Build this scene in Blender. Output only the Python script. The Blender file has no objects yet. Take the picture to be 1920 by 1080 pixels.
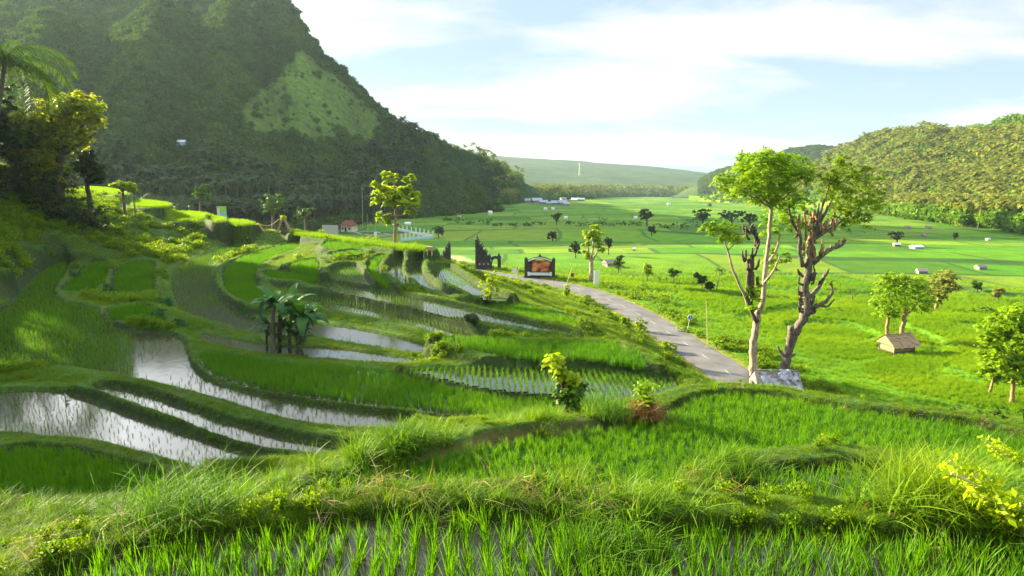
import bpy, math, random
import numpy as np
from mathutils import Vector, geometry as mgeo

SC = bpy.context.scene
COL = SC.collection
R = math.radians
rng = np.random.default_rng(7)
random.seed(7)

# ------------------------------------------------------------------ camera, sky, sun, exposure
PITCH = R(10.4); FPX = 1144.0            # focal length in pixels of the 1920 px wide photograph
cam_d = bpy.data.cameras.new('camera'); cam = bpy.data.objects.new('camera', cam_d); COL.objects.link(cam)
cam_d.sensor_width = 36.0; cam_d.lens = 36.0 * FPX / 1920.0
cam_d.clip_start = 0.1; cam_d.clip_end = 12000
cam.location = (0, 0, 0); cam.rotation_euler = (math.pi/2 - PITCH, 0, 0)
SC.camera = cam

SUN_AZ = R(-58); SUN_EL = R(18)          # azimuth from +Y, clockwise positive
sun_dir = Vector((math.sin(SUN_AZ)*math.cos(SUN_EL), math.cos(SUN_AZ)*math.cos(SUN_EL), math.sin(SUN_EL)))
sl = bpy.data.lights.new('sun', 'SUN'); sl.energy = 5.0; sl.angle = R(0.5); sl.color = (1.0, 0.86, 0.52)
so = bpy.data.objects.new('sun', sl); COL.objects.link(so)
so.rotation_euler = sun_dir.to_track_quat('Z', 'Y').to_euler(); so.location = (0, 0, 900)

W = bpy.data.worlds.new("World"); SC.world = W; W.use_nodes = True
nt = W.node_tree; nt.nodes.clear()
def nn(t, typ, **kw):
    n = t.nodes.new(typ)
    for k, v in kw.items(): setattr(n, k, v)
    return n
sky = nn(nt, 'ShaderNodeTexSky', sky_type='NISHITA', sun_disc=False)
sky.sun_elevation = SUN_EL; sky.sun_rotation = SUN_AZ
sky.altitude = 100; sky.air_density = 1.0; sky.dust_density = 1.2; sky.ozone_density = 1.2
tc = nn(nt, 'ShaderNodeTexCoord'); sep = nn(nt, 'ShaderNodeSeparateXYZ'); nt.links.new(tc.outputs['Generated'], sep.inputs[0])
mz = nn(nt, 'ShaderNodeMath', operation='MAXIMUM'); nt.links.new(sep.outputs[2], mz.inputs[0]); mz.inputs[1].default_value = 0
az_ = nn(nt, 'ShaderNodeMath', operation='ADD'); nt.links.new(mz.outputs[0], az_.inputs[0]); az_.inputs[1].default_value = 0.16
cx_ = nn(nt, 'ShaderNodeMath', operation='DIVIDE'); cy_ = nn(nt, 'ShaderNodeMath', operation='DIVIDE')
nt.links.new(sep.outputs[0], cx_.inputs[0]); nt.links.new(az_.outputs[0], cx_.inputs[1])
nt.links.new(sep.outputs[1], cy_.inputs[0]); nt.links.new(az_.outputs[0], cy_.inputs[1])
comb = nn(nt, 'ShaderNodeCombineXYZ'); nt.links.new(cx_.outputs[0], comb.inputs[0]); nt.links.new(cy_.outputs[0], comb.inputs[1])
cmap = nn(nt, 'ShaderNodeMapping'); nt.links.new(comb.outputs[0], cmap.inputs[0])
cmap.inputs['Location'].default_value = (3.1, 0.7, 0); cmap.inputs['Rotation'].default_value = (0, 0, R(-24)); cmap.inputs['Scale'].default_value = (0.55, 1.0, 1)
cn = nn(nt, 'ShaderNodeTexNoise'); cn.inputs['Scale'].default_value = 0.75; cn.inputs['Detail'].default_value = 9; cn.inputs['Roughness'].default_value = 0.52; cn.inputs['Distortion'].default_value = 0.35
nt.links.new(cmap.outputs[0], cn.inputs['Vector'])
cr = nn(nt, 'ShaderNodeValToRGB'); nt.links.new(cn.outputs['Fac'], cr.inputs[0])
cr.color_ramp.elements[0].position = 0.40; cr.color_ramp.elements[0].color = (0.82, 0.82, 0.82, 1)
cr.color_ramp.elements[1].position = 0.62; cr.color_ramp.elements[1].color = (1, 1, 1, 1)
e = cr.color_ramp.elements.new(0.50); e.color = (0.9, 0.9, 0.9, 1)
cn2 = nn(nt, 'ShaderNodeTexNoise'); cn2.inputs['Scale'].default_value = 1.0; cn2.inputs['Detail'].default_value = 10; cn2.inputs['Roughness'].default_value = .55; cn2.inputs['Distortion'].default_value = .3
nt.links.new(cmap.outputs[0], cn2.inputs['Vector'])
cc = nn(nt, 'ShaderNodeValToRGB'); nt.links.new(cn2.outputs['Fac'], cc.inputs[0])
cc.color_ramp.elements[0].position = 0.43; cc.color_ramp.elements[0].color = (2.2, 2.95, 3.65, 1)
cc.color_ramp.elements[1].position = 0.55; cc.color_ramp.elements[1].color = (4.0, 4.03, 4.1, 1)
mx = nn(nt, 'ShaderNodeMixRGB'); nt.links.new(cr.outputs[0], mx.inputs[0]); nt.links.new(sky.outputs[0], mx.inputs[1]); nt.links.new(cc.outputs[0], mx.inputs[2])
nrmz = nn(nt, 'ShaderNodeVectorMath', operation='NORMALIZE'); nt.links.new(tc.outputs['Generated'], nrmz.inputs[0])
dt = nn(nt, 'ShaderNodeVectorMath', operation='DOT_PRODUCT'); nt.links.new(nrmz.outputs[0], dt.inputs[0]); dt.inputs[1].default_value = tuple(sun_dir)
dm = nn(nt, 'ShaderNodeMath', operation='MAXIMUM'); nt.links.new(dt.outputs['Value'], dm.inputs[0]); dm.inputs[1].default_value = 0
dp_ = nn(nt, 'ShaderNodeMath', operation='POWER'); nt.links.new(dm.outputs[0], dp_.inputs[0]); dp_.inputs[1].default_value = 16
da = nn(nt, 'ShaderNodeMath', operation='MULTIPLY_ADD'); nt.links.new(dp_.outputs[0], da.inputs[0]); da.inputs[1].default_value = 8; da.inputs[2].default_value = 1
zr = nn(nt, 'ShaderNodeMapRange', interpolation_type='SMOOTHSTEP'); nt.links.new(sep.outputs[2], zr.inputs[0]); zr.inputs[1].default_value = .45; zr.inputs[2].default_value = .85; zr.inputs[3].default_value = 0; zr.inputs[4].default_value = 1.3  # overhead sky, out of view, brightened to lift the shaded ground
zs = nn(nt, 'ShaderNodeMath', operation='ADD'); nt.links.new(zr.outputs[0], zs.inputs[0]); nt.links.new(da.outputs[0], zs.inputs[1])
cs_ = nn(nt, 'ShaderNodeVectorMath', operation='SCALE'); nt.links.new(cc.outputs[0], cs_.inputs[0]); nt.links.new(zs.outputs[0], cs_.inputs['Scale'])
nt.links.new(cs_.outputs[0], mx.inputs[2])
bg = nn(nt, 'ShaderNodeBackground'); bg.inputs['Strength'].default_value = 0.050
wo = nn(nt, 'ShaderNodeOutputWorld'); nt.links.new(mx.outputs[0], bg.inputs[0]); nt.links.new(bg.outputs[0], wo.inputs[0])

SC.render.engine = 'CYCLES'
SC.view_settings.view_transform = 'Standard'; SC.view_settings.look = 'None'
SC.view_settings.gamma = 1.0; SC.view_settings.exposure = 2.3; SC.view_settings.use_curve_mapping = False
cy = SC.cycles
cy.use_denoising = True
try: cy.denoiser = 'OPENIMAGEDENOISE'; cy.denoising_prefilter = 'ACCURATE'; cy.denoising_input_passes = 'RGB_ALBEDO_NORMAL'
except Exception: pass
cy.use_adaptive_sampling = True; cy.adaptive_threshold = 0.01
cy.max_bounces = 6; cy.diffuse_bounces = 3; cy.glossy_bounces = 2; cy.transmission_bounces = 4; cy.transparent_max_bounces = 8; cy.volume_bounces = 0
cy.caustics_reflective = False; cy.caustics_refractive = False; cy.sample_clamp_indirect = 4.0

# ------------------------------------------------------------------ small maths
CP, SP = math.cos(PITCH), math.sin(PITCH)
def raydir(u, v):
    x = np.asarray(u, float) - 960.0; y = 540.0 - np.asarray(v, float)
    return np.stack([x, FPX*CP + y*SP, y*CP - FPX*SP], -1)
def on_z(u, v, z):                       # where a sight line meets the level z
    d = raydir(u, v); t = z / d[..., 2]
    return d[..., 0]*t, d[..., 1]*t
def at_y(u, v, Y):                       # the point of a sight line at forward distance Y
    d = raydir(u, v); t = Y / d[..., 1]
    return d * t[..., None] if d.ndim > 1 else d*t
def project(p):
    p = np.asarray(p, float); X = p[..., 0]; Y = p[..., 1]; Z = p[..., 2]
    dep = Y*CP - Z*SP; up = Y*SP + Z*CP
    dep = np.where(dep < 0.1, 0.1, dep)
    return 960 + FPX*X/dep, 540 - FPX*up/dep
def az_el(u, v):
    d = raydir(u, v); return np.degrees(np.arctan2(d[..., 0], d[..., 1])), np.arctan2(d[..., 2], np.hypot(d[..., 0], d[..., 1]))
def sstep(a, b, x):
    t = np.clip((x - a)/(b - a), 0, 1); return t*t*(3 - 2*t)
def hash2(ix, iy, seed=0):
    h = (ix.astype(np.int64)*374761393 + iy.astype(np.int64)*668265263 + seed*1274126177) & 0xFFFFFFFF
    h = ((h ^ (h >> 13))*1274126177) & 0xFFFFFFFF
    return ((h ^ (h >> 16)) & 0xFFFFFF)/float(0xFFFFFF)
def vnoise(x, y, seed=0):
    ix = np.floor(x); iy = np.floor(y); fx = x - ix; fy = y - iy
    fx = fx*fx*(3-2*fx); fy = fy*fy*(3-2*fy)
    a = hash2(ix, iy, seed); b = hash2(ix+1, iy, seed); c = hash2(ix, iy+1, seed); d = hash2(ix+1, iy+1, seed)
    return (a*(1-fx)+b*fx)*(1-fy) + (c*(1-fx)+d*fx)*fy
def fbm(x, y, oct=4, seed=0):
    s = 0; amp = 0.5
    for i in range(oct):
        s = s + amp*vnoise(x*2**i + 17*i, y*2**i - 9*i, seed+i); amp *= 0.5
    return s/(1-0.5**oct)               # 0..1
def inpoly(x, y, P):
    P = np.asarray(P, float); r = np.zeros(x.shape, bool); n = len(P)
    for i in range(n):
        x1, y1 = P[i]; x2, y2 = P[(i+1) % n]
        if y1 == y2: continue
        c = (y1 > y) != (y2 > y)
        r ^= c & (x < (x2-x1)*(y-y1)/(y2-y1) + x1)
    return r
def polydist(x, y, P, closed=True):
    P = np.asarray(P, float); d = np.full(x.shape, 1e9); n = len(P)
    for i in range(n if closed else n-1):
        a = P[i]; b = P[(i+1) % n]; ab = b - a; L = max(ab@ab, 1e-9)
        t = np.clip(((x-a[0])*ab[0] + (y-a[1])*ab[1])/L, 0, 1)
        d = np.minimum(d, np.hypot(x-a[0]-t*ab[0], y-a[1]-t*ab[1]))
    return d
def smooth_poly(P, it=1):                # Chaikin corner cutting
    P = np.asarray(P, float)
    for _ in range(it):
        Q = np.roll(P, -1, 0); P = np.stack([0.75*P+0.25*Q, 0.25*P+0.75*Q], 1).reshape(-1, 2)
    return P

# ------------------------------------------------------------------ the terraces: outline (sight lines), level, bund height, kind
# kind: w = flooded with young rice, s = sparse rows in water, d = dense rice
PAD = [
 ([(-150,1300),(60,1110),(260,1045),(560,1012),(800,985),(960,982),(1150,1022),(1400,1012),(1900,1035),(2150,1100),(2400,1300)], -4.1, .15, 's'),
 ([(1420,905),(1560,888),(1650,892),(1705,905),(1650,965),(1600,990),(1480,965),(1395,935)], -4.7, .15, 's'),
 ([(540,945),(640,905),(700,880),(860,845),(1000,817),(1170,802),(1255,780),(1300,748),(1400,738),(1560,765),(1700,785),(1850,805),(2000,850),(1800,870),(1600,862),(1400,890),(1250,920),(1120,930),(950,960),(800,970),(620,975)], -6.8, .15, 'd'),
 ([(-120,800),(-80,742),(40,733),(120,736),(180,752),(230,774),(330,806),(440,846),(535,872),(560,888),(500,912),(410,905),(300,880),(200,845),(100,820),(0,810)], -12.0, .22, 'w'),
 ([(175,722),(240,730),(330,760),(420,793),(520,820),(620,838),(700,846),(690,860),(600,860),(520,848),(430,826),(330,786),(245,757),(195,742)], -11.9, .35, 'w'),
 ([(-100,640),(0,600),(60,525),(100,498),(128,488),(122,512),(100,542),(102,566),(180,578),(196,598),(228,624),(300,623),(340,636),(347,660),(360,700),(420,726),(520,750),(640,768),(760,783),(860,790),(930,797),(900,808),(800,806),(700,804),(640,800),(560,792),(480,770),(400,744),(300,720),(200,698),(110,686),(45,690),(-40,700)], -12.2, .22, 'w'),
 ([(164,500),(205,494),(198,520),(183,552),(122,556),(120,545),(150,522)], -12.5, .55, 'd'),
 ([(226,502),(290,490),(285,530),(290,558),(232,556),(214,550),(214,528)], -12.7, .55, 'd'),
 ([(204,580),(285,574),(298,598),(315,610),(235,608),(208,600)], -12.0, .3, 'd'),
 ([(326,500),(400,470),(450,455),(500,446),(475,460),(415,480),(394,497),(396,522),(402,548),(430,578),(490,602),(540,607),(620,610),(720,627),(800,650),(900,673),(965,685),(900,682),(800,666),(700,649),(640,641),(585,628),(520,634),(470,624),(420,609),(385,598),(342,585),(328,560),(322,530)], -12.6, .14, 'w'),
 ([(370,624),(430,636),(520,652),(600,652),(700,664),(800,679),(850,686),(800,687),(700,678),(600,671),(500,664),(430,651),(385,640)], -12.4, .10, 'w'),
 ([(372,660),(450,674),(560,688),(680,694),(740,704),(800,718),(870,738),(960,752),(1060,756),(1080,776),(1040,790),(930,785),(860,778),(760,768),(640,753),(520,736),(430,714),(390,698)], -11.95, .14, 'd'),
 ([(735,695),(850,692),(980,690),(1080,692),(1180,700),(1270,712),(1280,727),(1210,746),(1130,752),(1060,746),(960,738),(870,724),(790,710)], -11.5, .2, 's'),
 ([(800,642),(900,662),(980,679),(1080,678),(1150,684),(1225,698),(1180,652),(1100,645),(1000,645),(900,634)], -11.0, .2, 'd'),
 ([(590,578),(700,594),(800,619),(870,640),(920,642),(850,612),(750,586),(640,562),(560,552),(545,562)], -12.25, .2, 'w'),
 ([(560,530),(640,550),(760,574),(870,600),(1000,624),(1090,630),(1000,608),(900,586),(800,562),(700,543),(640,534),(600,526)], -11.6, .3, 'w'),
 ([(420,522),(428,500),(470,480),(540,462),(590,453),(562,467),(505,490),(482,505),(474,522),(484,545),(520,562),(560,578),(580,588),(500,583),(452,570),(428,550)], -12.3, .55, 'd'),
 ([(494,512),(530,514),(590,522),(600,534),(545,532),(505,526)], -11.7, .45, 'd'),
 ([(535,505),(570,494),(598,490),(596,510),(600,522),(570,515)], -11.3, .6, 'd'),
 ([(617,508),(645,499),(672,500),(682,520),(706,540),(650,537),(624,526)], -11.2, .6, 'w'),
 ([(690,498),(712,484),(728,482),(706,500),(710,520),(735,540),(715,540),(694,520)], -11.2, .6, 'd'),
 ([(726,508),(737,490),(758,479),(752,500),(752,520),(772,543),(745,535),(728,520)], -11.6, .6, 'w'),
 ([(765,507),(776,490),(798,482),(788,500),(792,520),(822,542),(880,566),(820,556),(784,540),(766,525)], -11.9, .6, 'w'),
 ([(806,512),(816,500),(838,500),(856,512),(900,542),(970,566),(900,562),(850,550),(815,532)], -12.2, .5, 'w'),
 ([(902,572),(980,574),(1060,592),(1100,612),(1010,606),(920,592)], -12.9, .25, 'd'),
 ([(602,463),(640,450),(690,454),(735,466),(715,471),(660,470),(622,475)], -10.9, .5, 'd'),
 ([(612,483),(650,476),(688,475),(672,485),(640,489)], -11.1, .6, 'd'),
 ([(538,434),(600,441),(660,452),(740,460),(790,463),(815,470),(785,473),(740,469),(690,461),(620,451),(560,444)], -10.4, .2, 'd'),
 ([(142,353),(190,352),(240,363),(235,369),(180,363),(142,360)], -4.3, .2, 'd'),
 ([(255,376),(300,381),(322,385),(320,390),(270,391),(240,388)], -6.2, .2, 'd'),
 ([(328,398),(380,401),(402,407),(385,414),(330,418),(300,413)], -8.6, .2, 'd'),
 ([(398,408),(425,411),(422,418),(400,417)], -8.5, .2, 'd'),
 ([(425,413),(478,419),(475,425),(430,423)], -9.0, .2, 'd'),
 ([(-170,930),(-60,860),(90,842),(210,872),(330,908),(290,945),(150,985),(30,1005),(-120,1010)], -9.9, .25, 'd'),
]
PADW = []
for px, z, bh, kind in PAD:
    a = np.array(px, float); x, y = on_z(a[:, 0], a[:, 1], z)
    PADW.append((smooth_poly(np.stack([x, y], 1)), z, bh, kind))

# road centre line and plain
RZ = -22.0
rc_px = np.array([(845,500),(870,505),(920,514),(965,521),(1010,527.5),(1050,534),(1090,543),(1135,559),(1185,583),(1225,606),(1270,636),(1310,662),(1355,692),(1410,735),(1480,790)], float)
rx, ry = on_z(rc_px[:, 0], rc_px[:, 1], RZ)
def resample(P, step):
    P = np.asarray(P, float); 
    for _ in range(2):
        Q = [P[0]]
        for i in range(len(P)-1): Q += [0.75*P[i]+0.25*P[i+1], 0.25*P[i]+0.75*P[i+1]]
        P = np.array(Q + [P[-1]])
    L = np.r_[0, np.cumsum(np.linalg.norm(np.diff(P, axis=0), axis=1))]
    s = np.arange(0, L[-1], step)
    return np.stack([np.interp(s, L, P[:, k]) for k in range(P.shape[1])], 1)
ROAD = resample(np.vstack([[[-60, 190], [-30, 170]], np.stack([rx, ry], 1), [[60, 30], [95, 5]]]), 1.5)
ROADW = 2.7
def plain_smooth(x, y):
    z = -22.0 - np.maximum(y-120, 0)*0.018*sstep(120, 260, y)
    r = np.hypot(x, y)
    u = sstep(105, 170, y)
    z = z + u*(fbm((x+.3*y)/260, (y-.25*x)/120, 3, 5)-0.5)*2.6*sstep(2600, 900, r) - u*np.clip(x-60, 0, 400)*0.004
    z = z - 0.55*sstep(0, 8, (x*0.55+y*0.83) - 118)      # a low step where the bright near fields end
    z = z + (2.6*(fbm(x/34, y/22, 2, 9)-0.5)*sstep(140, 100, y) - u*(y*.0022))*sstep(12, 25, polydist(x, y, ROAD[::6], False))
    return z
STEP = 0.55
def plain(x, y):
    F = plain_smooth(x, y); q = F/STEP; k = np.floor(q); f = q - k
    w = 0.12
    z = STEP*(k + sstep(1-w, 1.0, f))
    near = sstep(9, 5, polydist(x, y, ROAD[::3], False))
    return z*(1-near) + RZ*near
def plain_riser(x, y):
    F = plain_smooth(x, y); q = F/STEP; f = q-np.floor(q)
    return np.clip(sstep(.74, .82, f) + sstep(.06, 0., f), 0, 1), np.floor(q)

# membrane through terraces, plain and hand-set hill heights
GX0, GX1, GY0, GY1, GS = -190., 130., -14., 230., 0.5
gx = np.arange(GX0, GX1, GS); gy = np.arange(GY0, GY1, GS); MX, MY = np.meshgrid(gx, gy)
# outline of the hill foot: beyond it lies the plain
off = ROAD[(ROAD[:, 1] < 150) & (ROAD[:, 1] > 45)]
tn = np.gradient(off, axis=0); tn /= np.linalg.norm(tn, axis=1)[:, None]; nrm = np.stack([tn[:, 1], -tn[:, 0]], 1)
foot = off + nrm*(-4.2)*np.where((nrm[:, :1] < 0), -1, 1)      # the side nearer the terraces
foot = off - np.array([[1.0, 0.0]])*4.6
PLAINP = np.vstack([[[400, -300], [130, -40], [95, -5], [60, 22], [38, 46]], foot[::-1][::4], [[-24, 150], [-50, 158], [-80, 172], [-110, 190], [-150, 215], [-190, 235], [-400, 260], [-400, 900], [400, 900]]])
CTRL = []   # (x, y, z)
for (u, v, d) in [(-60,560,52),(-120,600,42),(-60,470,66),(0,505,62),(-200,640,34),(0,465,70),(0,430,78),(0,400,86),(0,372,92),(-120,420,70),(80,460,82),(80,420,90),(80,385,100),(140,470,86),(160,430,98),(160,400,106),(160,374,138),(230,460,98),(230,430,104),(230,404,122),(300,455,106),(300,430,112),(360,440,113),(420,430,117),(470,428,119),(400,450,112),(330,470,100),
                  (500,430,118),(525,434,114),(515,440,112)]:
    p = at_y(float(u), float(v), float(d)); CTRL.append(tuple(p))
CTRL += [(0,0,-1.7),(-6,0,-2.0),(6,0,-1.9),(0,-10,-1.5),(-12,2,-3.6),(-20,6,-6.0),(14,2,-3.4),(30,-5,-6),(60,-12,-12),(-40,0,-4),(-70,-10,2),(0,2.2,-2.9),
         (-8,16,-8.4),(-15,18,-10),(-12,10,-6.2),(-24,20,-11.3),(6,24,-9.6),(14,24,-9.8),(22,22,-11),(3,19,-8.0),(-2,17.5,-7.6),(-6,21.5,-10.6),(12,30,-12.5),(0,14.6,-6.5),(17,8,-5.6),(9,8.0,-4.9),(-1,8.6,-5.4),(3,8.6,-5.3),(5,10.5,-6.0),(-5,8.2,-5.8),
         (-60,40,-1),(-80,50,6),(-90,75,9),(-100,95,12),(-115,80,18),(-125,50,18),(-150,60,24),(-150,95,20),(-130,115,8),(-104,114,7),(-113,122,7),(-120,134,2),(-90,128,-5),(-150,130,2),(-170,150,-6),(-180,100,18),(-185,20,22),(-120,10,16),(-90,15,8)]  # left ridge beyond the view, heights set to shade the terraces
CTRL = np.array(CTRL)
def solve_membrane():
    Z = None
    for s in (8., 4., 2., 1., .5):
        xs = np.arange(GX0, GX1, s); ys = np.arange(GY0, GY1, s); X, Y = np.meshgrid(xs, ys)
        fix = np.zeros(X.shape, bool); val = np.zeros(X.shape)
        m = inpoly(X, Y, PLAINP); fix |= m; val[m] = plain_smooth(X[m], Y[m])
        for P, z, bh, k in PADW:
            lo = P.min(0); hi = P.max(0)
            b = (X > lo[0]-s) & (X < hi[0]+s) & (Y > lo[1]-s) & (Y < hi[1]+s)
            if not b.any(): continue
            mm = np.zeros(X.shape, bool); mm[b] = inpoly(X[b], Y[b], P); fix |= mm; val[mm] = z
        for (x, y, z) in CTRL:
            i = int(round((y-GY0)/s)); j = int(round((x-GX0)/s))
            if 0 <= i < X.shape[0] and 0 <= j < X.shape[1]:
                rr = max(0, int(1.0/s))
                sl_ = (slice(max(i-rr, 0), i+rr+1), slice(max(j-rr, 0), j+rr+1))
                w = ~fix[sl_]; val[sl_] = np.where(w, z, val[sl_]); fix[sl_] = True
        if Z is None: Z = np.full(X.shape, -10.0)
        else:
            Z = bilin(Z, ps, X, Y)
        ps = s
        Z = np.where(fix, val, Z)
        for it in range({8.: 500, 4.: 300, 2.: 200, 1.: 120, .5: 60}[s]):
            E = np.pad(Z, 1, mode='edge'); N = 0.25*(E[:-2, 1:-1]+E[2:, 1:-1]+E[1:-1, :-2]+E[1:-1, 2:])
            Z = np.where(fix, val, N)
    return Z
def bilin(Z, s, x, y):
    fx = np.clip((x-GX0)/s, 0, Z.shape[1]-1.001); fy = np.clip((y-GY0)/s, 0, Z.shape[0]-1.001)
    i = fy.astype(int); j = fx.astype(int); a = fy-i; b = fx-j
    return (Z[i, j]*(1-b)+Z[i, j+1]*b)*(1-a) + (Z[i+1, j]*(1-b)+Z[i+1, j+1]*b)*a
ZM = solve_membrane()
print('membrane done')

def ground(x, y, info=False):
    """height of the land; with info also paddy index (-1 outside), distance to the nearest paddy edge and plain weight"""
    x = np.atleast_1d(np.asarray(x, float)); y = np.atleast_1d(np.asarray(y, float))
    inp = inpoly(x, y, PLAINP) | (y >= GY1-2) | ((x >= GX1-2))
    ing = (x > GX0) & (x < GX1-1) & (y > GY0) & (y < GY1-1)
    z = bilin(ZM, GS, x, y)
    r = np.hypot(x, y)
    amp = sstep(4, 20, r)
    z = z + (fbm(x/1.7, y/1.7, 3, 3)-0.5)*0.35*amp*~inp + (fbm(x/7, y/7, 3, 4)-0.5)*.5*sstep(15, 60, r)*~inp
    pid = np.full(x.shape, -1); dist = np.full(x.shape, 99.); ctop = np.zeros(x.shape)
    for k, (P, lv, bh, kind) in enumerate(PADW):
        lo = P.min(0)-2.2; hi = P.max(0)+2.2
        b = np.nonzero((x > lo[0]) & (x < hi[0]) & (y > lo[1]) & (y < hi[1]) & ing)[0]
        if not len(b): continue
        xb = x[b]; yb = y[b]; ins = inpoly(xb, yb, P); d = polydist(xb, yb, P)
        wob = (fbm(xb/0.9, yb/0.9, 2, 21)-0.5)*0.25
        w = sstep(0, .30, d+wob*(d > .05))*(1-sstep(.75, 1.6, d)); zt = lv + bh*(0.8+0.5*fbm(xb/1.5, yb/1.5, 2, 8))
        zb = z[b]; zo = zb*(1-w) + np.maximum(zb, zt)*w
        z[b] = zo
        cut = np.where(ins, 0, d); nd = cut < dist[b]
        ctop[b] = np.where(nd, lv-.06, ctop[b]); dist[b] = np.minimum(dist[b], cut)
        pid[b] = np.where(ins, k, pid[b])
    e_ = dist < .28
    z[e_] = ctop[e_] + (z[e_]-ctop[e_])*sstep(0, .28, dist[e_])
    pz = plain(x, y)
    pw = np.where(inp, 1.0, 0.0)
    dp = polydist(x, y, PLAINP[5:-3]) if False else None
    z = np.where(inp, pz, z)
    if info: return z, pid, dist, inp
    return z
def gz(x, y): return float(ground(x, y)[0])
def ray_ground(u, v, tmin=3.0):
    d = raydir(float(u), float(v)); d = d/np.hypot(d[0], d[1])
    t = np.geomspace(tmin, 3500, 1800)
    g = ground(d[0]*t, d[1]*t); k = np.argmax(d[2]*t < g)
    if k == 0: k = len(t)-1
    tt = np.linspace(t[k-1], t[k], 24); g = ground(d[0]*tt, d[1]*tt); kk = np.argmax(d[2]*tt < g)
    return np.array([d[0]*tt[kk], d[1]*tt[kk], g[kk]])

# ------------------------------------------------------------------ object helpers
def tag(o, label=None, cat=None, group=None, kind=None):
    if label: o['label'] = label
    if cat: o['category'] = cat
    if group: o['group'] = group
    if kind: o['kind'] = kind
    return o
def empty(name, loc, rz=0, label=None, cat=None, group=None):
    o = bpy.data.objects.new(name, None); COL.objects.link(o); o.location = loc; o.rotation_euler = (0, 0, rz)
    o.empty_display_size = 0.3
    return tag(o, label, cat, group)
def fast_mesh(name, V, Fq, tris=None, smooth=False):
    V = np.asarray(V, np.float32).reshape(-1, 3); me = bpy.data.meshes.new(name)
    Fq = np.asarray(Fq, np.int32).reshape(-1, 4) if Fq is not None and len(Fq) else np.zeros((0, 4), np.int32)
    T = np.asarray(tris, np.int32).reshape(-1, 3) if tris is not None and len(tris) else np.zeros((0, 3), np.int32)
    me.vertices.add(len(V)); me.vertices.foreach_set('co', V.ravel())
    nl = Fq.size + T.size; me.loops.add(nl); me.loops.foreach_set('vertex_index', np.concatenate([Fq.ravel(), T.ravel()]))
    npoly = len(Fq)+len(T); me.polygons.add(npoly)
    st = np.concatenate([np.arange(len(Fq))*4, Fq.size + np.arange(len(T))*3]).astype(np.int32)
    me.polygons.foreach_set('loop_start', st)
    me.polygons.foreach_set('use_smooth', np.full(npoly, smooth))
    me.update(calc_edges=True)
    return me
def link(name, me, mat, parent=None, loc=None):
    o = bpy.data.objects.new(name, me); COL.objects.link(o)
    if mat is not None: me.materials.append(mat)
    if parent is not None: o.parent = parent
    if loc is not None: o.location = loc
    return o
def fattr(me, name, arr, dom='POINT', typ='FLOAT'):
    a = me.attributes.new(name, typ, dom)
    a.data.foreach_set('value' if typ in ('FLOAT', 'INT') else ('color' if typ == 'FLOAT_COLOR' else 'vector'), np.asarray(arr, np.float32 if typ != 'INT' else np.int32).ravel())
class MB:
    def __init__(s): s.v = []; s.q = []; s.t = []; s.n = 0; s.tint = []
    def add(s, V, Q=None, T=None, tint=0.5):
        V = np.asarray(V, float).reshape(-1, 3)
        if Q is not None and len(Q): s.q.append(np.asarray(Q, int).reshape(-1, 4)+s.n)
        if T is not None and len(T): s.t.append(np.asarray(T, int).reshape(-1, 3)+s.n)
        s.v.append(V); s.n += len(V); s.tint.append(np.full(len(V), tint) if np.isscalar(tint) else np.asarray(tint)); return s
    def box(s, c, d, rz=0, taper=1.0, rx=0, ry=0):
        x, y, z = d[0]/2, d[1]/2, d[2]/2; t = taper
        V = np.array([(-x,-y,-z),(x,-y,-z),(x,y,-z),(-x,y,-z),(-x*t,-y*t,z),(x*t,-y*t,z),(x*t,y*t,z),(-x*t,y*t,z)])
        if rx: V = V @ np.array([[1,0,0],[0,math.cos(rx),math.sin(rx)],[0,-math.sin(rx),math.cos(rx)]])
        if ry: V = V @ np.array([[math.cos(ry),0,-math.sin(ry)],[0,1,0],[math.sin(ry),0,math.cos(ry)]])
        cz, sz = math.cos(rz), math.sin(rz); V = V @ np.array([[cz, sz, 0], [-sz, cz, 0], [0, 0, 1]]) + np.array(c)
        return s.add(V, [(0,3,2,1),(4,5,6,7),(0,1,5,4),(1,2,6,5),(2,3,7,6),(3,0,4,7)])
    def tube(s, path, rad, seg=7, rough=0.0, tint=0.5):
        P = np.asarray(path, float); n = len(P); rad = np.broadcast_to(np.asarray(rad, float), (n,))
        T = np.gradient(P, axis=0); T /= np.linalg.norm(T, axis=1)[:, None]+1e-9
        up = np.array([0.3, 0.9, 0.1]); A = np.cross(T, up); A /= np.linalg.norm(A, axis=1)[:, None]+1e-9; B = np.cross(T, A)
        th = np.arange(seg)*2*math.pi/seg
        rr = rad[:, None]*(1 + rough*(rng.random((n, seg))-0.5))
        V = P[:, None] + rr[..., None]*(np.cos(th)[None, :, None]*A[:, None] + np.sin(th)[None, :, None]*B[:, None])
        Q = []
        for i in range(n-1):
            for j in range(seg):
                k = (j+1) % seg; Q.append((i*seg+j, i*seg+k, (i+1)*seg+k, (i+1)*seg+j))
        V = V.reshape(-1, 3); V = np.vstack([V, P[0], P[-1]]); c0, c1 = n*seg, n*seg+1
        Tt = [(c0, (j+1) % seg, j) for j in range(seg)] + [(c1, (n-1)*seg+j, (n-1)*seg+(j+1) % seg) for j in range(seg)]
        return s.add(V, Q, Tt, tint)
    def build(s, name, mat, parent=None, loc=None, smooth=False):
        me = fast_mesh(name, np.vstack(s.v), np.vstack(s.q) if s.q else None, np.vstack(s.t) if s.t else None, smooth)
        fattr(me, 'tint', np.concatenate(s.tint))
        return link(name, me, mat, parent, loc)
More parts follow.
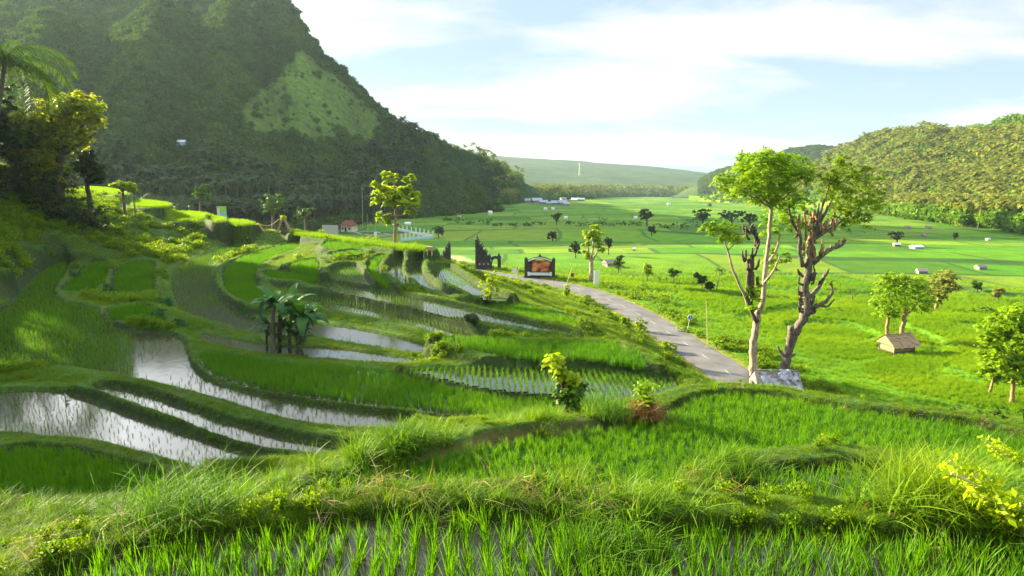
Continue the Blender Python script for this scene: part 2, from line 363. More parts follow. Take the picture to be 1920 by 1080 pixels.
def spline(P, n=4):
    P = np.asarray(P, float)
    if len(P) < 3: return np.linspace(P[0], P[-1], n+1)
    out = []
    E = np.vstack([2*P[0]-P[1], P, 2*P[-1]-P[-2]])
    for i in range(1, len(E)-2):
        for k in range(n):
            t = k/n; a, b, c, d = E[i-1], E[i], E[i+1], E[i+2]
            out.append(0.5*((2*b)+(-a+c)*t+(2*a-5*b+4*c-d)*t*t+(-a+3*b-3*c+d)*t**3))
    out.append(P[-1]); return np.array(out)

# ------------------------------------------------------------------ materials
def newmat(name):
    m = bpy.data.materials.new(name); m.use_nodes = True; m.node_tree.nodes.clear(); return m, m.node_tree
def rgba(c): return (c[0], c[1], c[2], 1)
def leafmat(name, c0, c1, trans=0.35, tcol=None, inst=False, rough=0.55, noise=0.0):
    m, t = newmat(name)
    at = nn(t, 'ShaderNodeAttribute', attribute_name='tint'); at.attribute_type = 'INSTANCER' if inst else 'GEOMETRY'
    f = at.outputs['Fac']
    if inst:
        g = nn(t, 'ShaderNodeAttribute', attribute_name='tint'); ma = nn(t, 'ShaderNodeMath', operation='MULTIPLY_ADD')
        t.links.new(g.outputs['Fac'], ma.inputs[0]); ma.inputs[1].default_value = 0.5; 
        mb = nn(t, 'ShaderNodeMath', operation='MULTIPLY'); t.links.new(f, mb.inputs[0]); mb.inputs[1].default_value = 0.5
        t.links.new(mb.outputs[0], ma.inputs[2]); f = ma.outputs[0]
    mx = nn(t, 'ShaderNodeMixRGB'); t.links.new(f, mx.inputs[0]); mx.inputs[1].default_value = rgba(c0); mx.inputs[2].default_value = rgba(c1)
    col = mx.outputs[0]
    p = nn(t, 'ShaderNodeBsdfPrincipled'); t.links.new(col, p.inputs['Base Color']); p.inputs['Roughness'].default_value = rough
    p.inputs['Specular IOR Level'].default_value = 0.15
    tr = nn(t, 'ShaderNodeBsdfTranslucent')
    tm = nn(t, 'ShaderNodeMixRGB', blend_type='MULTIPLY'); tm.inputs[0].default_value = 1; t.links.new(col, tm.inputs[1]); tm.inputs[2].default_value = rgba(tcol or (1.45, 1.45, .35))
    t.links.new(tm.outputs[0], tr.inputs['Color'])
    ms = nn(t, 'ShaderNodeMixShader'); ms.inputs[0].default_value = trans; t.links.new(p.outputs[0], ms.inputs[1]); t.links.new(tr.outputs[0], ms.inputs[2])
    o = nn(t, 'ShaderNodeOutputMaterial'); t.links.new(ms.outputs[0], o.inputs[0])
    return m
def solid(name, c, c2=None, scale=3.0, rough=0.8, bump=0.0, detail=5, stretch=None, metal=0, spec=0.3):
    m, t = newmat(name); p = nn(t, 'ShaderNodeBsdfPrincipled'); p.inputs['Roughness'].default_value = rough; p.inputs['Metallic'].default_value = metal
    p.inputs['Specular IOR Level'].default_value = spec
    o = nn(t, 'ShaderNodeOutputMaterial'); t.links.new(p.outputs[0], o.inputs[0])
    c2 = c2 or tuple(x*0.65 for x in c)
    tcn = nn(t, 'ShaderNodeTexCoord'); mp = nn(t, 'ShaderNodeMapping'); t.links.new(tcn.outputs['Object'], mp.inputs[0])
    if stretch: mp.inputs['Scale'].default_value = stretch
    n = nn(t, 'ShaderNodeTexNoise'); n.inputs['Scale'].default_value = scale; n.inputs['Detail'].default_value = detail; t.links.new(mp.outputs[0], n.inputs['Vector'])
    r = nn(t, 'ShaderNodeValToRGB'); r.color_ramp.elements[0].position = .35; r.color_ramp.elements[1].position = .65
    r.color_ramp.elements[0].color = rgba(c2); r.color_ramp.elements[1].color = rgba(c); t.links.new(n.outputs['Fac'], r.inputs[0]); t.links.new(r.outputs[0], p.inputs['Base Color'])
    if bump:
        b = nn(t, 'ShaderNodeBump'); b.inputs['Strength'].default_value = 1; b.inputs['Distance'].default_value = bump; t.links.new(n.outputs['Fac'], b.inputs['Height']); t.links.new(b.outputs[0], p.inputs['Normal'])
    return m
def groundmat(name, scale, bump, dist=1.0, rough=0.9, var=0.35, scale2=None):
    m, t = newmat(name); p = nn(t, 'ShaderNodeBsdfPrincipled'); p.inputs['Roughness'].default_value = rough; p.inputs['Specular IOR Level'].default_value = 0.15
    o = nn(t, 'ShaderNodeOutputMaterial'); t.links.new(p.outputs[0], o.inputs[0])
    at = nn(t, 'ShaderNodeAttribute', attribute_name='Col')
    tcn = nn(t, 'ShaderNodeTexCoord')
    n = nn(t, 'ShaderNodeTexNoise'); n.inputs['Scale'].default_value = scale; n.inputs['Detail'].default_value = 8; n.inputs['Roughness'].default_value = .65; t.links.new(tcn.outputs['Object'], n.inputs['Vector'])
    mr = nn(t, 'ShaderNodeMapRange'); mr.inputs[1].default_value = .3; mr.inputs[2].default_value = .7; mr.inputs[3].default_value = 1-var; mr.inputs[4].default_value = 1+var
    t.links.new(n.outputs['Fac'], mr.inputs[0])
    n2 = nn(t, 'ShaderNodeTexNoise'); n2.inputs['Scale'].default_value = scale2 or scale/14; n2.inputs['Detail'].default_value = 5; t.links.new(tcn.outputs['Object'], n2.inputs['Vector'])
    mr2 = nn(t, 'ShaderNodeMapRange'); mr2.inputs[1].default_value = .3; mr2.inputs[2].default_value = .7; mr2.inputs[3].default_value = .8; mr2.inputs[4].default_value = 1.2
    t.links.new(n2.outputs['Fac'], mr2.inputs[0])
    mm = nn(t, 'ShaderNodeMath', operation='MULTIPLY'); t.links.new(mr.outputs[0], mm.inputs[0]); t.links.new(mr2.outputs[0], mm.inputs[1])
    vm = nn(t, 'ShaderNodeVectorMath', operation='SCALE'); t.links.new(at.outputs['Color'], vm.inputs[0]); t.links.new(mm.outputs[0], vm.inputs['Scale'])
    t.links.new(vm.outputs[0], p.inputs['Base Color'])
    b = nn(t, 'ShaderNodeBump'); b.inputs['Strength'].default_value = 1; b.inputs['Distance'].default_value = bump; t.links.new(n.outputs['Fac'], b.inputs['Height']); t.links.new(b.outputs[0], p.inputs['Normal'])
    return m
M = {}
M['ground'] = groundmat('ground', 2.2, 0.12)
M['mount'] = groundmat('mountain_green', 0.22, 2.5, var=.45, scale2=.02)
M['rice'] = leafmat('rice_leaf', (.032, .145, .003), (.125, .27, .004), .42, inst=True, tcol=(1.6, 1.5, .3))
M['rice2'] = leafmat('ripe_rice_leaf', (.085, .21, .003), (.23, .35, .005), .42, inst=True, tcol=(1.6, 1.5, .3))
M['grass'] = leafmat('grass_blade', (.040, .115, .003), (.18, .30, .005), .45, inst=True, tcol=(2.0, 1.6, .25))
M['reed'] = leafmat('reed_blade', (.050, .14, .006), (.17, .31, .012), .40, inst=True, tcol=(1.6, 1.4, .5))
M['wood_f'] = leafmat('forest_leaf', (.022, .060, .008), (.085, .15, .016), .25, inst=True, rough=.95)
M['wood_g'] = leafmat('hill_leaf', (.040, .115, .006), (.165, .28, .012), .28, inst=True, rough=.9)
M['palm_f'] = leafmat('palm_leaf_far', (.07, .11, .012), (.26, .27, .035), .25, inst=True, rough=.9)
M['bark'] = solid('bark_grey', (.19, .155, .125), (.06, .048, .04), 6, bump=.03, stretch=(1, 1, .3))
M['bark_pale'] = solid('bark_pale', (.42, .34, .26), (.18, .13, .10), 5, bump=.02, stretch=(1, 1, .4))
M['bark_dark'] = solid('bark_dark', (.12, .09, .07), (.04, .03, .025), 6, bump=.03)
M['bark_orange'] = solid('bark_orange', (.46, .27, .14), (.15, .09, .055), 6, bump=.03)
M['palm_trunk'] = solid('palm_trunk', (.22, .19, .15), (.11, .09, .07), 4, stretch=(1, 1, 3))
def tree_leaf(name, c0, c1, trans=.35, tcol=None): M[name] = leafmat(name, c0, c1, trans, tcol); return M[name]
tree_leaf('leaf_bright', (.07, .18, .005), (.32, .45, .008), .48)
tree_leaf('leaf_mid', (.028, .090, .008), (.11, .21, .012), .38)
tree_leaf('leaf_olive', (.06, .13, .006), (.26, .36, .010), .45)
tree_leaf('leaf_dark', (.018, .045, .010), (.060, .095, .018), .28)
tree_leaf('leaf_yellow', (.15, .26, .006), (.42, .50, .010), .5)
tree_leaf('leaf_gold', (.13, .17, .006), (.42, .46, .012), .5)
tree_leaf('leaf_gum', (.12, .15, .03), (.32, .32, .06), .35)
tree_leaf('banana_leaf', (.020, .085, .018), (.060, .17, .035), .30)
tree_leaf('palm_leaf', (.035, .085, .012), (.10, .17, .02), .35)
M['white'] = solid('white_paint', (.80, .80, .78), (.68, .68, .66), 2, rough=.5)
M['blue_paint'] = solid('blue_paint', (.30, .60, .72), (.45, .70, .78), 2, rough=.5)
M['stone'] = solid('dark_stone', (.060, .055, .055), (.022, .020, .022), 2.5, bump=.05)
M['thatch'] = solid('thatch', (.46, .34, .20), (.22, .15, .09), 9, bump=.05, stretch=(1, 6, 1))
M['thatch_grey'] = solid('thatch_grey', (.30, .27, .25), (.16, .14, .13), 7, bump=.05)
M['cream'] = solid('cream_wall', (.72, .66, .50), (.6, .54, .42), 2)
M['roof_red'] = solid('roof_red', (.22, .07, .045), (.13, .04, .03), 5)
M['roof_orange'] = solid('roof_orange', (.42, .14, .08), (.25, .08, .05), 5)
M['roof_blue'] = solid('roof_blue', (.34, .42, .50), (.22, .28, .36), 3, rough=.5)
M['roof_white'] = solid('roof_white', (.72, .74, .76), (.55, .57, .60), 3, rough=.45)
M['wall_grey'] = solid('wall_grey', (.38, .37, .35), (.22, .21, .20), 2)
M['dark'] = solid('dark_opening', (.03, .03, .03), (.015, .015, .015), 2)
M['asphalt'] = solid('asphalt', (.155, .15, .155), (.10, .095, .105), .45, rough=.85, detail=9, bump=.004)
M['marking'] = solid('road_marking', (.42, .41, .38), (.17, .165, .16), 3.5)
M['verge'] = solid('verge_soil', (.20, .19, .05), (.10, .13, .02), 1.5)
M['mud'] = solid('mud', (.075, .055, .035), (.03, .025, .018), 1.3, rough=.5)
M['metal'] = solid('pole_metal', (.55, .54, .50), (.40, .38, .35), 3, rough=.5)
M['bamboo'] = solid('bamboo', (.62, .52, .28), (.42, .34, .18), 3)
M['tarp'] = solid('plastic_sheet', (.42, .43, .50), (.12, .12, .14), 2.2, rough=.45, spec=.5)
M['dry'] = leafmat('dry_frond', (.16, .07, .03), (.34, .16, .06), .25)
# water: still, muddy underneath, mirror-like at low angles
m, t = newmat('water'); p = nn(t, 'ShaderNodeBsdfPrincipled'); p.inputs['Base Color'].default_value = (.035, .035, .018, 1); p.inputs['Roughness'].default_value = .09; p.inputs['IOR'].default_value = 2.5
o = nn(t, 'ShaderNodeOutputMaterial'); t.links.new(p.outputs[0], o.inputs[0])
tcn = nn(t, 'ShaderNodeTexCoord'); n = nn(t, 'ShaderNodeTexNoise'); n.inputs['Scale'].default_value = 3; n.inputs['Detail'].default_value = 3; t.links.new(tcn.outputs['Object'], n.inputs['Vector'])
b = nn(t, 'ShaderNodeBump'); b.inputs['Strength'].default_value = .25; b.inputs['Distance'].default_value = .01; t.links.new(n.outputs['Fac'], b.inputs['Height']); t.links.new(b.outputs[0], p.inputs['Normal'])
M['water'] = m
m2 = m.copy(); m2.name = 'muddy_water'; [n_ for n_ in m2.node_tree.nodes if n_.type == 'BSDF_PRINCIPLED'][0].inputs['IOR'].default_value = 1.5; M['muddy'] = m2

# ------------------------------------------------------------------ ground sheet (fans out from the viewpoint hill to the horizon)
az = np.radians(np.concatenate([np.linspace(-100, -43, 90, endpoint=False), np.linspace(-43, 43, 640), np.linspace(43, 100, 91)[1:]]))
rr = np.concatenate([[0.0], np.geomspace(1.2, 4250, 1500)])
AZ, RR = np.meshgrid(az, rr); X = (RR*np.sin(AZ)).ravel(); Y = (RR*np.cos(AZ)).ravel()
Z, PID, DST, INP = ground(X, Y, True)
far = np.hypot(X, Y)
G_grass = np.array([.050, .115, .012]); G_dark = np.array([.028, .065, .012]); G_mud = np.array([.05, .042, .02]); G_rice = np.array([.035, .10, .006])
n1 = fbm(X/6, Y/6, 4, 31)[:, None]; n2 = fbm(X/1.2, Y/1.2, 3, 33)[:, None]
C = G_dark*(1-n1) + G_grass*n1*1.2
dirt = np.array([.060, .048, .018]); w = sstep(.60, .72, fbm(X/3, Y/3, 4, 40))[:, None]*(~INP)[:, None]
C = C*(1-.5*w) + dirt*.5*w
cols = {'w': G_mud, 's': G_mud, 'd': G_rice}
for k, (P, lv, bh, kind) in enumerate(PADW):
    mk = PID == k
    wi = np.nonzero(mk)[0]
    if kind != 'd' and len(wi):
        dd_ = polydist(X[wi], Y[wi], P); mk = np.zeros(len(X), bool); mk[wi[dd_ > .25]] = True
    base = cols[kind]; 
    if 27 < k < 33: base = np.array([.11, .20, .006])
    C[mk] = base*(0.8+0.4*n2[mk])
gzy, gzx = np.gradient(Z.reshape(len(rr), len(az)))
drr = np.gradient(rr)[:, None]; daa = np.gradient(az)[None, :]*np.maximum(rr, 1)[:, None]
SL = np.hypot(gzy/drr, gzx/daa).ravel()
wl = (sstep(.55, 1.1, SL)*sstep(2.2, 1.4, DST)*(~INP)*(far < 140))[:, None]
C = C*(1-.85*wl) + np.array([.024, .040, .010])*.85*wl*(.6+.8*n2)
# plain parcels
ip = INP
ris, lvl = plain_riser(X[ip], Y[ip])
along = X[ip]*.98 + 14*fbm(X[ip]/60, Y[ip]/60, 2, 50)
parc = np.floor(along/(22+26*hash2(lvl, lvl*0+3, 2)) + hash2(lvl, lvl*0, 4)*7)
h = hash2(lvl, parc, 11); h2 = hash2(parc, lvl, 12)
pal = np.array([[.050, .165, .003], [.072, .19, .003], [.095, .20, .004], [.125, .21, .006], [.050, .14, .004], [.125, .205, .008]])
idx = np.minimum((h**1.4*6).astype(int), 5); Cp = pal[idx]*(.88+.24*h2[:, None])
fld = fbm(X[ip]/90, Y[ip]/40, 3, 60)[:, None]; Cp = Cp*(.88+.25*fld)
fx_ = (along/(22+26*hash2(lvl, lvl*0+3, 2)) + hash2(lvl, lvl*0, 4)*7) % 1.0
bund = np.maximum(ris, (np.minimum(fx_, 1-fx_) < .02)*.8)[:, None]
Cp = Cp*(1-.88*bund) + np.array([.020, .060, .008])*.88*bund
near_lit = (Y[ip] < 112)[:, None]
nl_ = sstep(175, 95, far[ip])[:, None]
Cp = Cp*(1-.65*nl_) + .65*nl_*(np.array([.11, .26, .004])*(.75+.5*fbm(X[ip]/5, Y[ip]/2.0, 3, 61)[:, None]))
# scrub where the settlement and foothill begin
C[ip] = Cp
rd = polydist(X, Y, ROAD[::3], False); vg = (rd < 4.6) & INP
C[vg] = np.array([.12, .19, .010])*(.8+.5*n2[vg]); dirtm = (rd < 3.6) & INP; C[dirtm] = np.array([.19, .20, .03])*(.8+.4*n2[dirtm])
# bare soil lanes between terraces (trodden path, hut yard)
def lane(px, zlv, wid, col, yy=None):
    a = np.array(px, float); pts = np.array([ray_ground(u, v)[:2] for u, v in px]); d = polydist(X, Y, resample(pts, .5), False)
    f = sstep(wid, wid*.4, d)[:, None]*(.5+.5*sstep(.35, .6, fbm(X/.8, Y/.8, 3, 71)))[:, None]; C[:] = C*(1-f) + np.array(col)*f
lane([(575, 925), (660, 893), (760, 868), (870, 842), (1000, 815), (1130, 803)], 0, .22, (.11, .10, .03))
lane([(1095, 610), (1165, 625), (1162, 650), (1180, 672), (1220, 690)], 0, .35, (.22, .18, .09))
lane([(492, 428), (520, 432), (548, 435)], 0, 2.2, (.42, .26, .06))
lane([(850, 482), (880, 492)], 0, 4.5, (.30, .34, .16))
lane([(1640, 655), (1700, 668)], 0, 1.6, (.30, .30, .07))
ncol, nrow = len(az), len(rr)
ii = np.arange(nrow-1)[:, None]*ncol + np.arange(ncol-1)[None]
Q = np.stack([ii, ii+1, ii+ncol+1, ii+ncol], -1).reshape(-1, 4)[:, ::-1]
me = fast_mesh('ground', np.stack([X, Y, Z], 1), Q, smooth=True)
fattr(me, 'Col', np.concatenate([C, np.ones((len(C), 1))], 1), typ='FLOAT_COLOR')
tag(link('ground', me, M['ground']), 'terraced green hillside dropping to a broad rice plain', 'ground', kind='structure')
print('ground', len(X))

# ------------------------------------------------------------------ paddy water
def tess(P, z, name, mat):
    tr = mgeo.tessellate_polygon([[Vector((p[0], p[1], 0)) for p in P]])
    V = np.column_stack([P, np.full(len(P), z)]); T = []
    for a, b_, c in tr:
        cr_ = (V[b_]-V[a])[0]*(V[c]-V[a])[1]-(V[b_]-V[a])[1]*(V[c]-V[a])[0]
        T.append((a, b_, c) if cr_ > 0 else (a, c, b_))
    return link(name, fast_mesh(name, V, None, T), mat)
for k, (P, lv, bh, kind) in enumerate(PADW):
    if kind == 'd' and lv > -11: continue
    cs = .3; lo = P.min(0)-.5; hi = P.max(0)+.5
    gx_, gy_ = np.meshgrid(np.arange(lo[0], hi[0], cs), np.arange(max(lo[1], 1.0), hi[1], cs)); sh = gx_.shape; fx = gx_.ravel(); fy = gy_.ravel()
    ok = inpoly(fx, fy, P) | (polydist(fx, fy, P) < .32)
    for k2, (P2, lv2, _, _) in enumerate(PADW):
        if k2 != k and lv2 != lv: ok &= ~inpoly(fx, fy, P2)
    ok = ok.reshape(sh); cell = ok[:-1, :-1] & ok[1:, :-1] & ok[:-1, 1:] & ok[1:, 1:]
    ji, jj = np.nonzero(cell); n_ = sh[1]; q0 = ji*n_+jj; Q = np.stack([q0, q0+1, q0+n_+1, q0+n_], 1)
    used, inv = np.unique(Q, return_inverse=True)
    tag(link('paddy_water', fast_mesh('paddy_water', np.column_stack([fx[used], fy[used], np.full(len(used), lv)]), inv.reshape(-1, 4)), M['muddy' if k in (0, 1) else 'water']), kind='structure')

# ------------------------------------------------------------------ road
def strip(P, w0, w1, z, name, mat, cross=0):
    tn = np.gradient(P, axis=0); tn /= np.linalg.norm(tn, axis=1)[:, None]; nr = np.stack([tn[:, 1], -tn[:, 0]], 1)
    ks = np.linspace(w0, w1, 5); V = np.concatenate([np.column_stack([P+nr*k, np.full(len(P), z + cross*(1-(k/max(abs(w0), 1e-6))**2))]) for k in ks]); n = len(P)
    Q = [(c*n+i, c*n+i+1, (c+1)*n+i+1, (c+1)*n+i) for c in range(4) for i in range(n-1)]
    me = fast_mesh(name, V, Q); o = link(name, me, mat); return o
tag(strip(ROAD, -ROADW, ROADW, RZ+.06, 'road', M['asphalt'], .05), kind='structure')
mk = MB()
for k in range(8, len(ROAD)-4, 4):
    a, b_ = ROAD[k], ROAD[k+1]; c = (a+b_)/2; an = math.atan2(b_[1]-a[1], b_[0]-a[0])
    mk.box((c[0], c[1], RZ+.116), (2.0, .13, .004), an)
tag(mk.build('road_marking', M['marking']), kind='structure')

# ------------------------------------------------------------------ hills and mountain
def polar_hill(name, azr, rr_, zf, mat, colf, kindlabel, na=400, nr=260, smooth=True):
    a = np.radians(np.linspace(azr[0], azr[1], na)); A, Tt = np.meshgrid(a, np.linspace(0, 1, nr))
    lo, hi = rr_; Rr = lo + (hi-lo)*Tt**1.0; x = (Rr*np.sin(A)).ravel(); y = (Rr*np.cos(A)).ravel(); z = zf(x, y)
    ii = np.arange(nr-1)[:, None]*na + np.arange(na-1)[None]; Q = np.stack([ii, ii+na, ii+na+1, ii+1], -1).reshape(-1, 4)[:, ::-1]
    me = fast_mesh(name, np.stack([x, y, z], 1), Q, smooth=smooth); c = colf(x, y, z)
    fattr(me, 'Col', np.concatenate([c, np.ones((len(c), 1))], 1), typ='FLOAT_COLOR')
    return tag(link(name, me, mat), kindlabel, name.replace('_', ' '), kind='structure')
def crest_fn(tab_az, tab_el, tab_rc, tab_rf, pw=1.15, back=.6):
    def f(x, y):
        a = np.degrees(np.arctan2(x, y)); r = np.hypot(x, y)
        el = np.radians(np.interp(a, tab_az, tab_el)); rc = np.interp(a, tab_az, tab_rc); rf = np.interp(a, tab_az, tab_rf)
        zc = rc*np.tan(el); zf = -24 - np.maximum(rf-160, 0)*.018; t_ = (r-rf)/(rc-rf)
        z = np.where(t_ < 1, zf + (zc-zf)*np.clip(t_, 0, 1)**pw, zc - (r-rc)*back)
        return np.where(t_ < 0, zf + (r-rf)*.6, z), t_, zc-zf
    return f
MT = dict(a=[-85,-60,-50,-44,-38,-33,-28,-24,-19.4,-16.6,-13.2,-9.6,-7.5,-5.4,-1.5,2,5],
          e=[3,4,8.5,10.8,12.0,12.7,13.3,14.1,14.3,10.0,7.1,4.0,3.2,2.4,.7,-1.0,-3.4],
          c=[760,760,750,740,720,700,670,650,620,600,620,690,730,790,880,1000,1050],
          f=[330,320,315,310,310,320,330,340,360,385,440,540,600,690,820,950,1000])
mt0 = crest_fn(MT['a'], MT['e'], MT['c'], MT['f'], 1.1)
def spur_line(p0, r0, p1, r1):
    out = []
    for (u, v), r in ((p0, r0), (p1, r1)):
        d = raydir(float(u), float(v)); d = d/np.hypot(d[0], d[1])*r; out.append(d)
    return out
SPURS = [(spur_line((556, 84), 545, (565, 330), 400), .80), (spur_line((300, 4), 560, (215, 330), 335), .85), (spur_line((430, -4), 600, (400, 310), 350), .9), (spur_line((95, 20), 560, (20, 330), 330), .95)]
def mount_z(x, y):
    z, t_, hh = mt0(x, y)
    a = np.arctan2(x, y); r = np.hypot(x, y)
    env = np.clip(t_*1.6, 0, 1)*np.clip((1.12-t_)*4, 0, 1)
    ridged = 1-np.abs(2*fbm(a*26+2, r/260, 3, 81)-1)
    z = z + env*((ridged-.6)*44)*np.clip(1.15-t_, .12, 1) + (fbm(x/28, y/28, 4, 82)-.5)*9*np.clip(t_*2, 0, 1)
    for (p0, p1), s in SPURS:
        ab = p1-p0; L = ab[0]**2+ab[1]**2; tt = np.clip(((x-p0[0])*ab[0]+(y-p0[1])*ab[1])/L, 0, 1)
        d = np.hypot(x-p0[0]-tt*ab[0], y-p0[1]-tt*ab[1]); zz = p0[2]+tt*ab[2] - s*d + (fbm(x/30, y/30, 4, 83)-.5)*7*np.clip(tt*6, .15, 1)
        z = np.maximum(z, zz)
    return z
GRASSY = [[(556,76),(610,110),(665,160),(720,212),(760,258),(700,285),(640,262),(600,285),(540,262),(500,275),(440,255),(432,195),(500,150),(530,110)],
          [(452,2),(500,0),(480,60),(455,50)]]
def grass_w(x, y, z):
    u, v = project(np.stack([x, y, z], -1)); w = np.zeros(x.shape)
    for P in GRASSY:
        ins = inpoly(u, v, P); d = polydist(u, v, P); w = np.maximum(w, np.where(ins, sstep(0, 20, d+10*(fbm(u/14, v/14, 3, 99)-.5)*2), 0))
    return w
def mcol(x, y, z):
    n = fbm(x/14, y/14, 4, 90)[:, None]; w = grass_w(x, y, z)[:, None]
    f = np.array([.024, .060, .010])*(.7+.7*n); g = np.array([.075, .135, .014])*(.7+.6*n)
    k = sstep(.50, .62, fbm(x/40, y/40, 4, 91))[:, None]*.35
    w = np.clip(w + k, 0, 1)
    return f*(1-w)+g*w
polar_hill('mountain', (-85, 6), (290, 1150), mount_z, M['mount'], mcol, 'steep jungle-covered mountain filling the upper left', 560, 300)
HT = dict(a=[17,20,22.5,24.5,26.5,28.7,30.5,32.2,35.5,37.3,39.1,45,60,85], e=[-2.2,-1.7,-1.1,-.4,.6,1.6,2.2,2.45,2.95,3.3,3.7,4.8,6,7],
          c=[1300,1250,1200,1150,1120,1080,1040,1000,930,900,870,820,760,700], f=[1150,1000,900,840,780,710,660,620,560,530,505,450,380,330])
ht0 = crest_fn(HT['a'], HT['e'], HT['c'], HT['f'], .95)
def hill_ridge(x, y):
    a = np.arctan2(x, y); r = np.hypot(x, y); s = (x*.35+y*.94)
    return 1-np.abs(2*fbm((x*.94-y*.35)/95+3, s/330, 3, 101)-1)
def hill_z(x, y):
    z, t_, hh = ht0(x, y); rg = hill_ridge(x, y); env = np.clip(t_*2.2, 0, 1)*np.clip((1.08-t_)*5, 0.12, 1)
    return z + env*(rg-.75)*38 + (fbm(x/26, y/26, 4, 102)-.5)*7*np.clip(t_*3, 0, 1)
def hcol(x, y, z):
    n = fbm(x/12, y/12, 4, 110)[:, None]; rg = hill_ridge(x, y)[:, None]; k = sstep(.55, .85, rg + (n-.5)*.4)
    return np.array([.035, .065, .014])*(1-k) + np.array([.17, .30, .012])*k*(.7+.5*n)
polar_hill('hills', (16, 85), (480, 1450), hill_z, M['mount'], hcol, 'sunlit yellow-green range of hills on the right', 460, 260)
F1 = crest_fn([14.5,16.5,18,20,22,24,26,28.5,30,36,50], [-1.9,-.9,0.0,.7,1.1,1.9,2.15,1.8,1.6,1.5,1.5], [1700]*11, [1450]*11, .9)
polar_hill('distant_hill', (14.5, 50), (1430, 1900), lambda x, y: F1(x, y)[0] + (fbm(x/50, y/50, 4, 120)-.5)*14, M['mount'], lambda x, y, z: np.array([.05, .085, .02])*(.7+.6*fbm(x/30, y/30, 3, 121)[:, None]), 'darker wooded hill behind the sunlit range', 160, 60)
F2 = crest_fn([-14,-5.4,-3,2,8,12,17.6,24,50], [4.3,2.9,1.95,1.6,1.2,.85,.25,.1,.1], [3000]*9, [1750]*9, .8, .2)
polar_hill('distant_ridge', (-14, 50), (1740, 3600), lambda x, y: F2(x, y)[0] + (fbm(x/160, y/160, 4, 130)-.5)*14, M['mount'], lambda x, y, z: np.array([.035, .07, .022])*(.6+.8*fbm(x/60, y/120, 4, 131)[:, None]), 'long blue-green ridge closing the valley', 400, 120)
print('hills')

# ------------------------------------------------------------------ scattering of what nobody could count (one object each)
def variant(name, V, Q, T, mat, tint=None):
    me = fast_mesh(name, V, Q, T); me.materials.append(mat)
    fattr(me, 'tint', tint if tint is not None else rng.random(len(np.asarray(V).reshape(-1, 3))))
    return bpy.data.objects.new(name, me)
def scatter(name, pts, rz, scl, tint, idx, variants, label, tilt=None):
    pts = np.asarray(pts, np.float32); n = len(pts); me = bpy.data.meshes.new(name); me.vertices.add(n); me.vertices.foreach_set('co', pts.ravel())
    rot = np.zeros((n, 3)); rot[:, 2] = rz
    if tilt is not None: rot[:, 0] = tilt[:, 0]; rot[:, 1] = tilt[:, 1]
    fattr(me, 'rot', rot, typ='FLOAT_VECTOR'); fattr(me, 'scl', scl); fattr(me, 'tint', tint); fattr(me, 'idx', idx, typ='INT')
    o = link(name, me, None); tag(o, label, name.replace('_', ' '), kind='stuff')
    g = bpy.data.node_groups.new(name, 'GeometryNodeTree')
    g.interface.new_socket('Geometry', in_out='INPUT', socket_type='NodeSocketGeometry'); g.interface.new_socket('Geometry', in_out='OUTPUT', socket_type='NodeSocketGeometry')
    gi = g.nodes.new('NodeGroupInput'); go = g.nodes.new('NodeGroupOutput'); iop = g.nodes.new('GeometryNodeInstanceOnPoints'); jn = g.nodes.new('GeometryNodeJoinGeometry')
    for v in reversed(variants):
        oi = g.nodes.new('GeometryNodeObjectInfo'); oi.inputs['Object'].default_value = v; oi.inputs['As Instance'].default_value = True; g.links.new(oi.outputs['Geometry'], jn.inputs[0])
    def na(nm, dt):
        a = g.nodes.new('GeometryNodeInputNamedAttribute'); a.data_type = dt; a.inputs['Name'].default_value = nm; return a.outputs['Attribute']
    er = g.nodes.new('FunctionNodeEulerToRotation'); g.links.new(na('rot', 'FLOAT_VECTOR'), er.inputs[0])
    g.links.new(gi.outputs[0], iop.inputs['Points']); g.links.new(jn.outputs[0], iop.inputs['Instance']); iop.inputs['Pick Instance'].default_value = True
    g.links.new(na('idx', 'INT'), iop.inputs['Instance Index']); g.links.new(er.outputs[0], iop.inputs['Rotation']); g.links.new(na('scl', 'FLOAT'), iop.inputs['Scale'])
    g.links.new(iop.outputs[0], go.inputs[0])
    md = o.modifiers.new('scatter', 'NODES'); md.node_group = g
    return o
def blades(n, h, w, spread, lean, seg=3, curl=.5, hv=.35, seed=0):
    r = np.random.default_rng(seed); V = []; Q = []; T = []; tint = []; k = 0
    for i in range(n):
        a = r.random()*2*math.pi; b0 = r.normal(0, spread, 2); L = h*(1-hv*r.random()); ln = lean*(.2+r.random()); ww = w*(.7+.6*r.random())
        d = np.array([math.cos(a), math.sin(a)]); s = np.array([-d[1], d[0], 0])*ww/2
        tv = r.random()
        for j in range(seg):
            t_ = j/seg; hor = ln*L*(t_ + curl*t_*t_)*.7; zz = L*(t_ - .35*curl*ln*t_*t_*1.6)
            c = np.array([b0[0]+d[0]*hor, b0[1]+d[1]*hor, zz]); f = (1-t_*.55)
            V += [c-s*f, c+s*f]; tint += [tv*.8+.2*t_]*2
            if j: Q.append((k+2*j-2, k+2*j-1, k+2*j+1, k+2*j))
        t_ = 1; hor = ln*L*(1+curl)*.7; zz = L*(1-.35*curl*ln*1.6)
        V.append(np.array([b0[0]+d[0]*hor, b0[1]+d[1]*hor, zz])); tint.append(min(1, tv*.8+.2)); T.append((k+2*seg-2, k+2*seg-1, k+2*seg)); k += 2*seg+1
    return np.array(V), Q, T, np.array(tint)
def mk_var(name, mat, n, count=3, **kw):
    out = []
    for i in range(count):
        V, Q, T, ti = blades(seed=i+hash(name) % 1 + len(name)*13, n=n, **kw); out.append(variant(name, V, Q, T, mat, ti))
    return out
v_rice = mk_var('rice_tuft', M['rice'], 10, h=.34, w=.012, spread=.018, lean=.34, curl=.5)
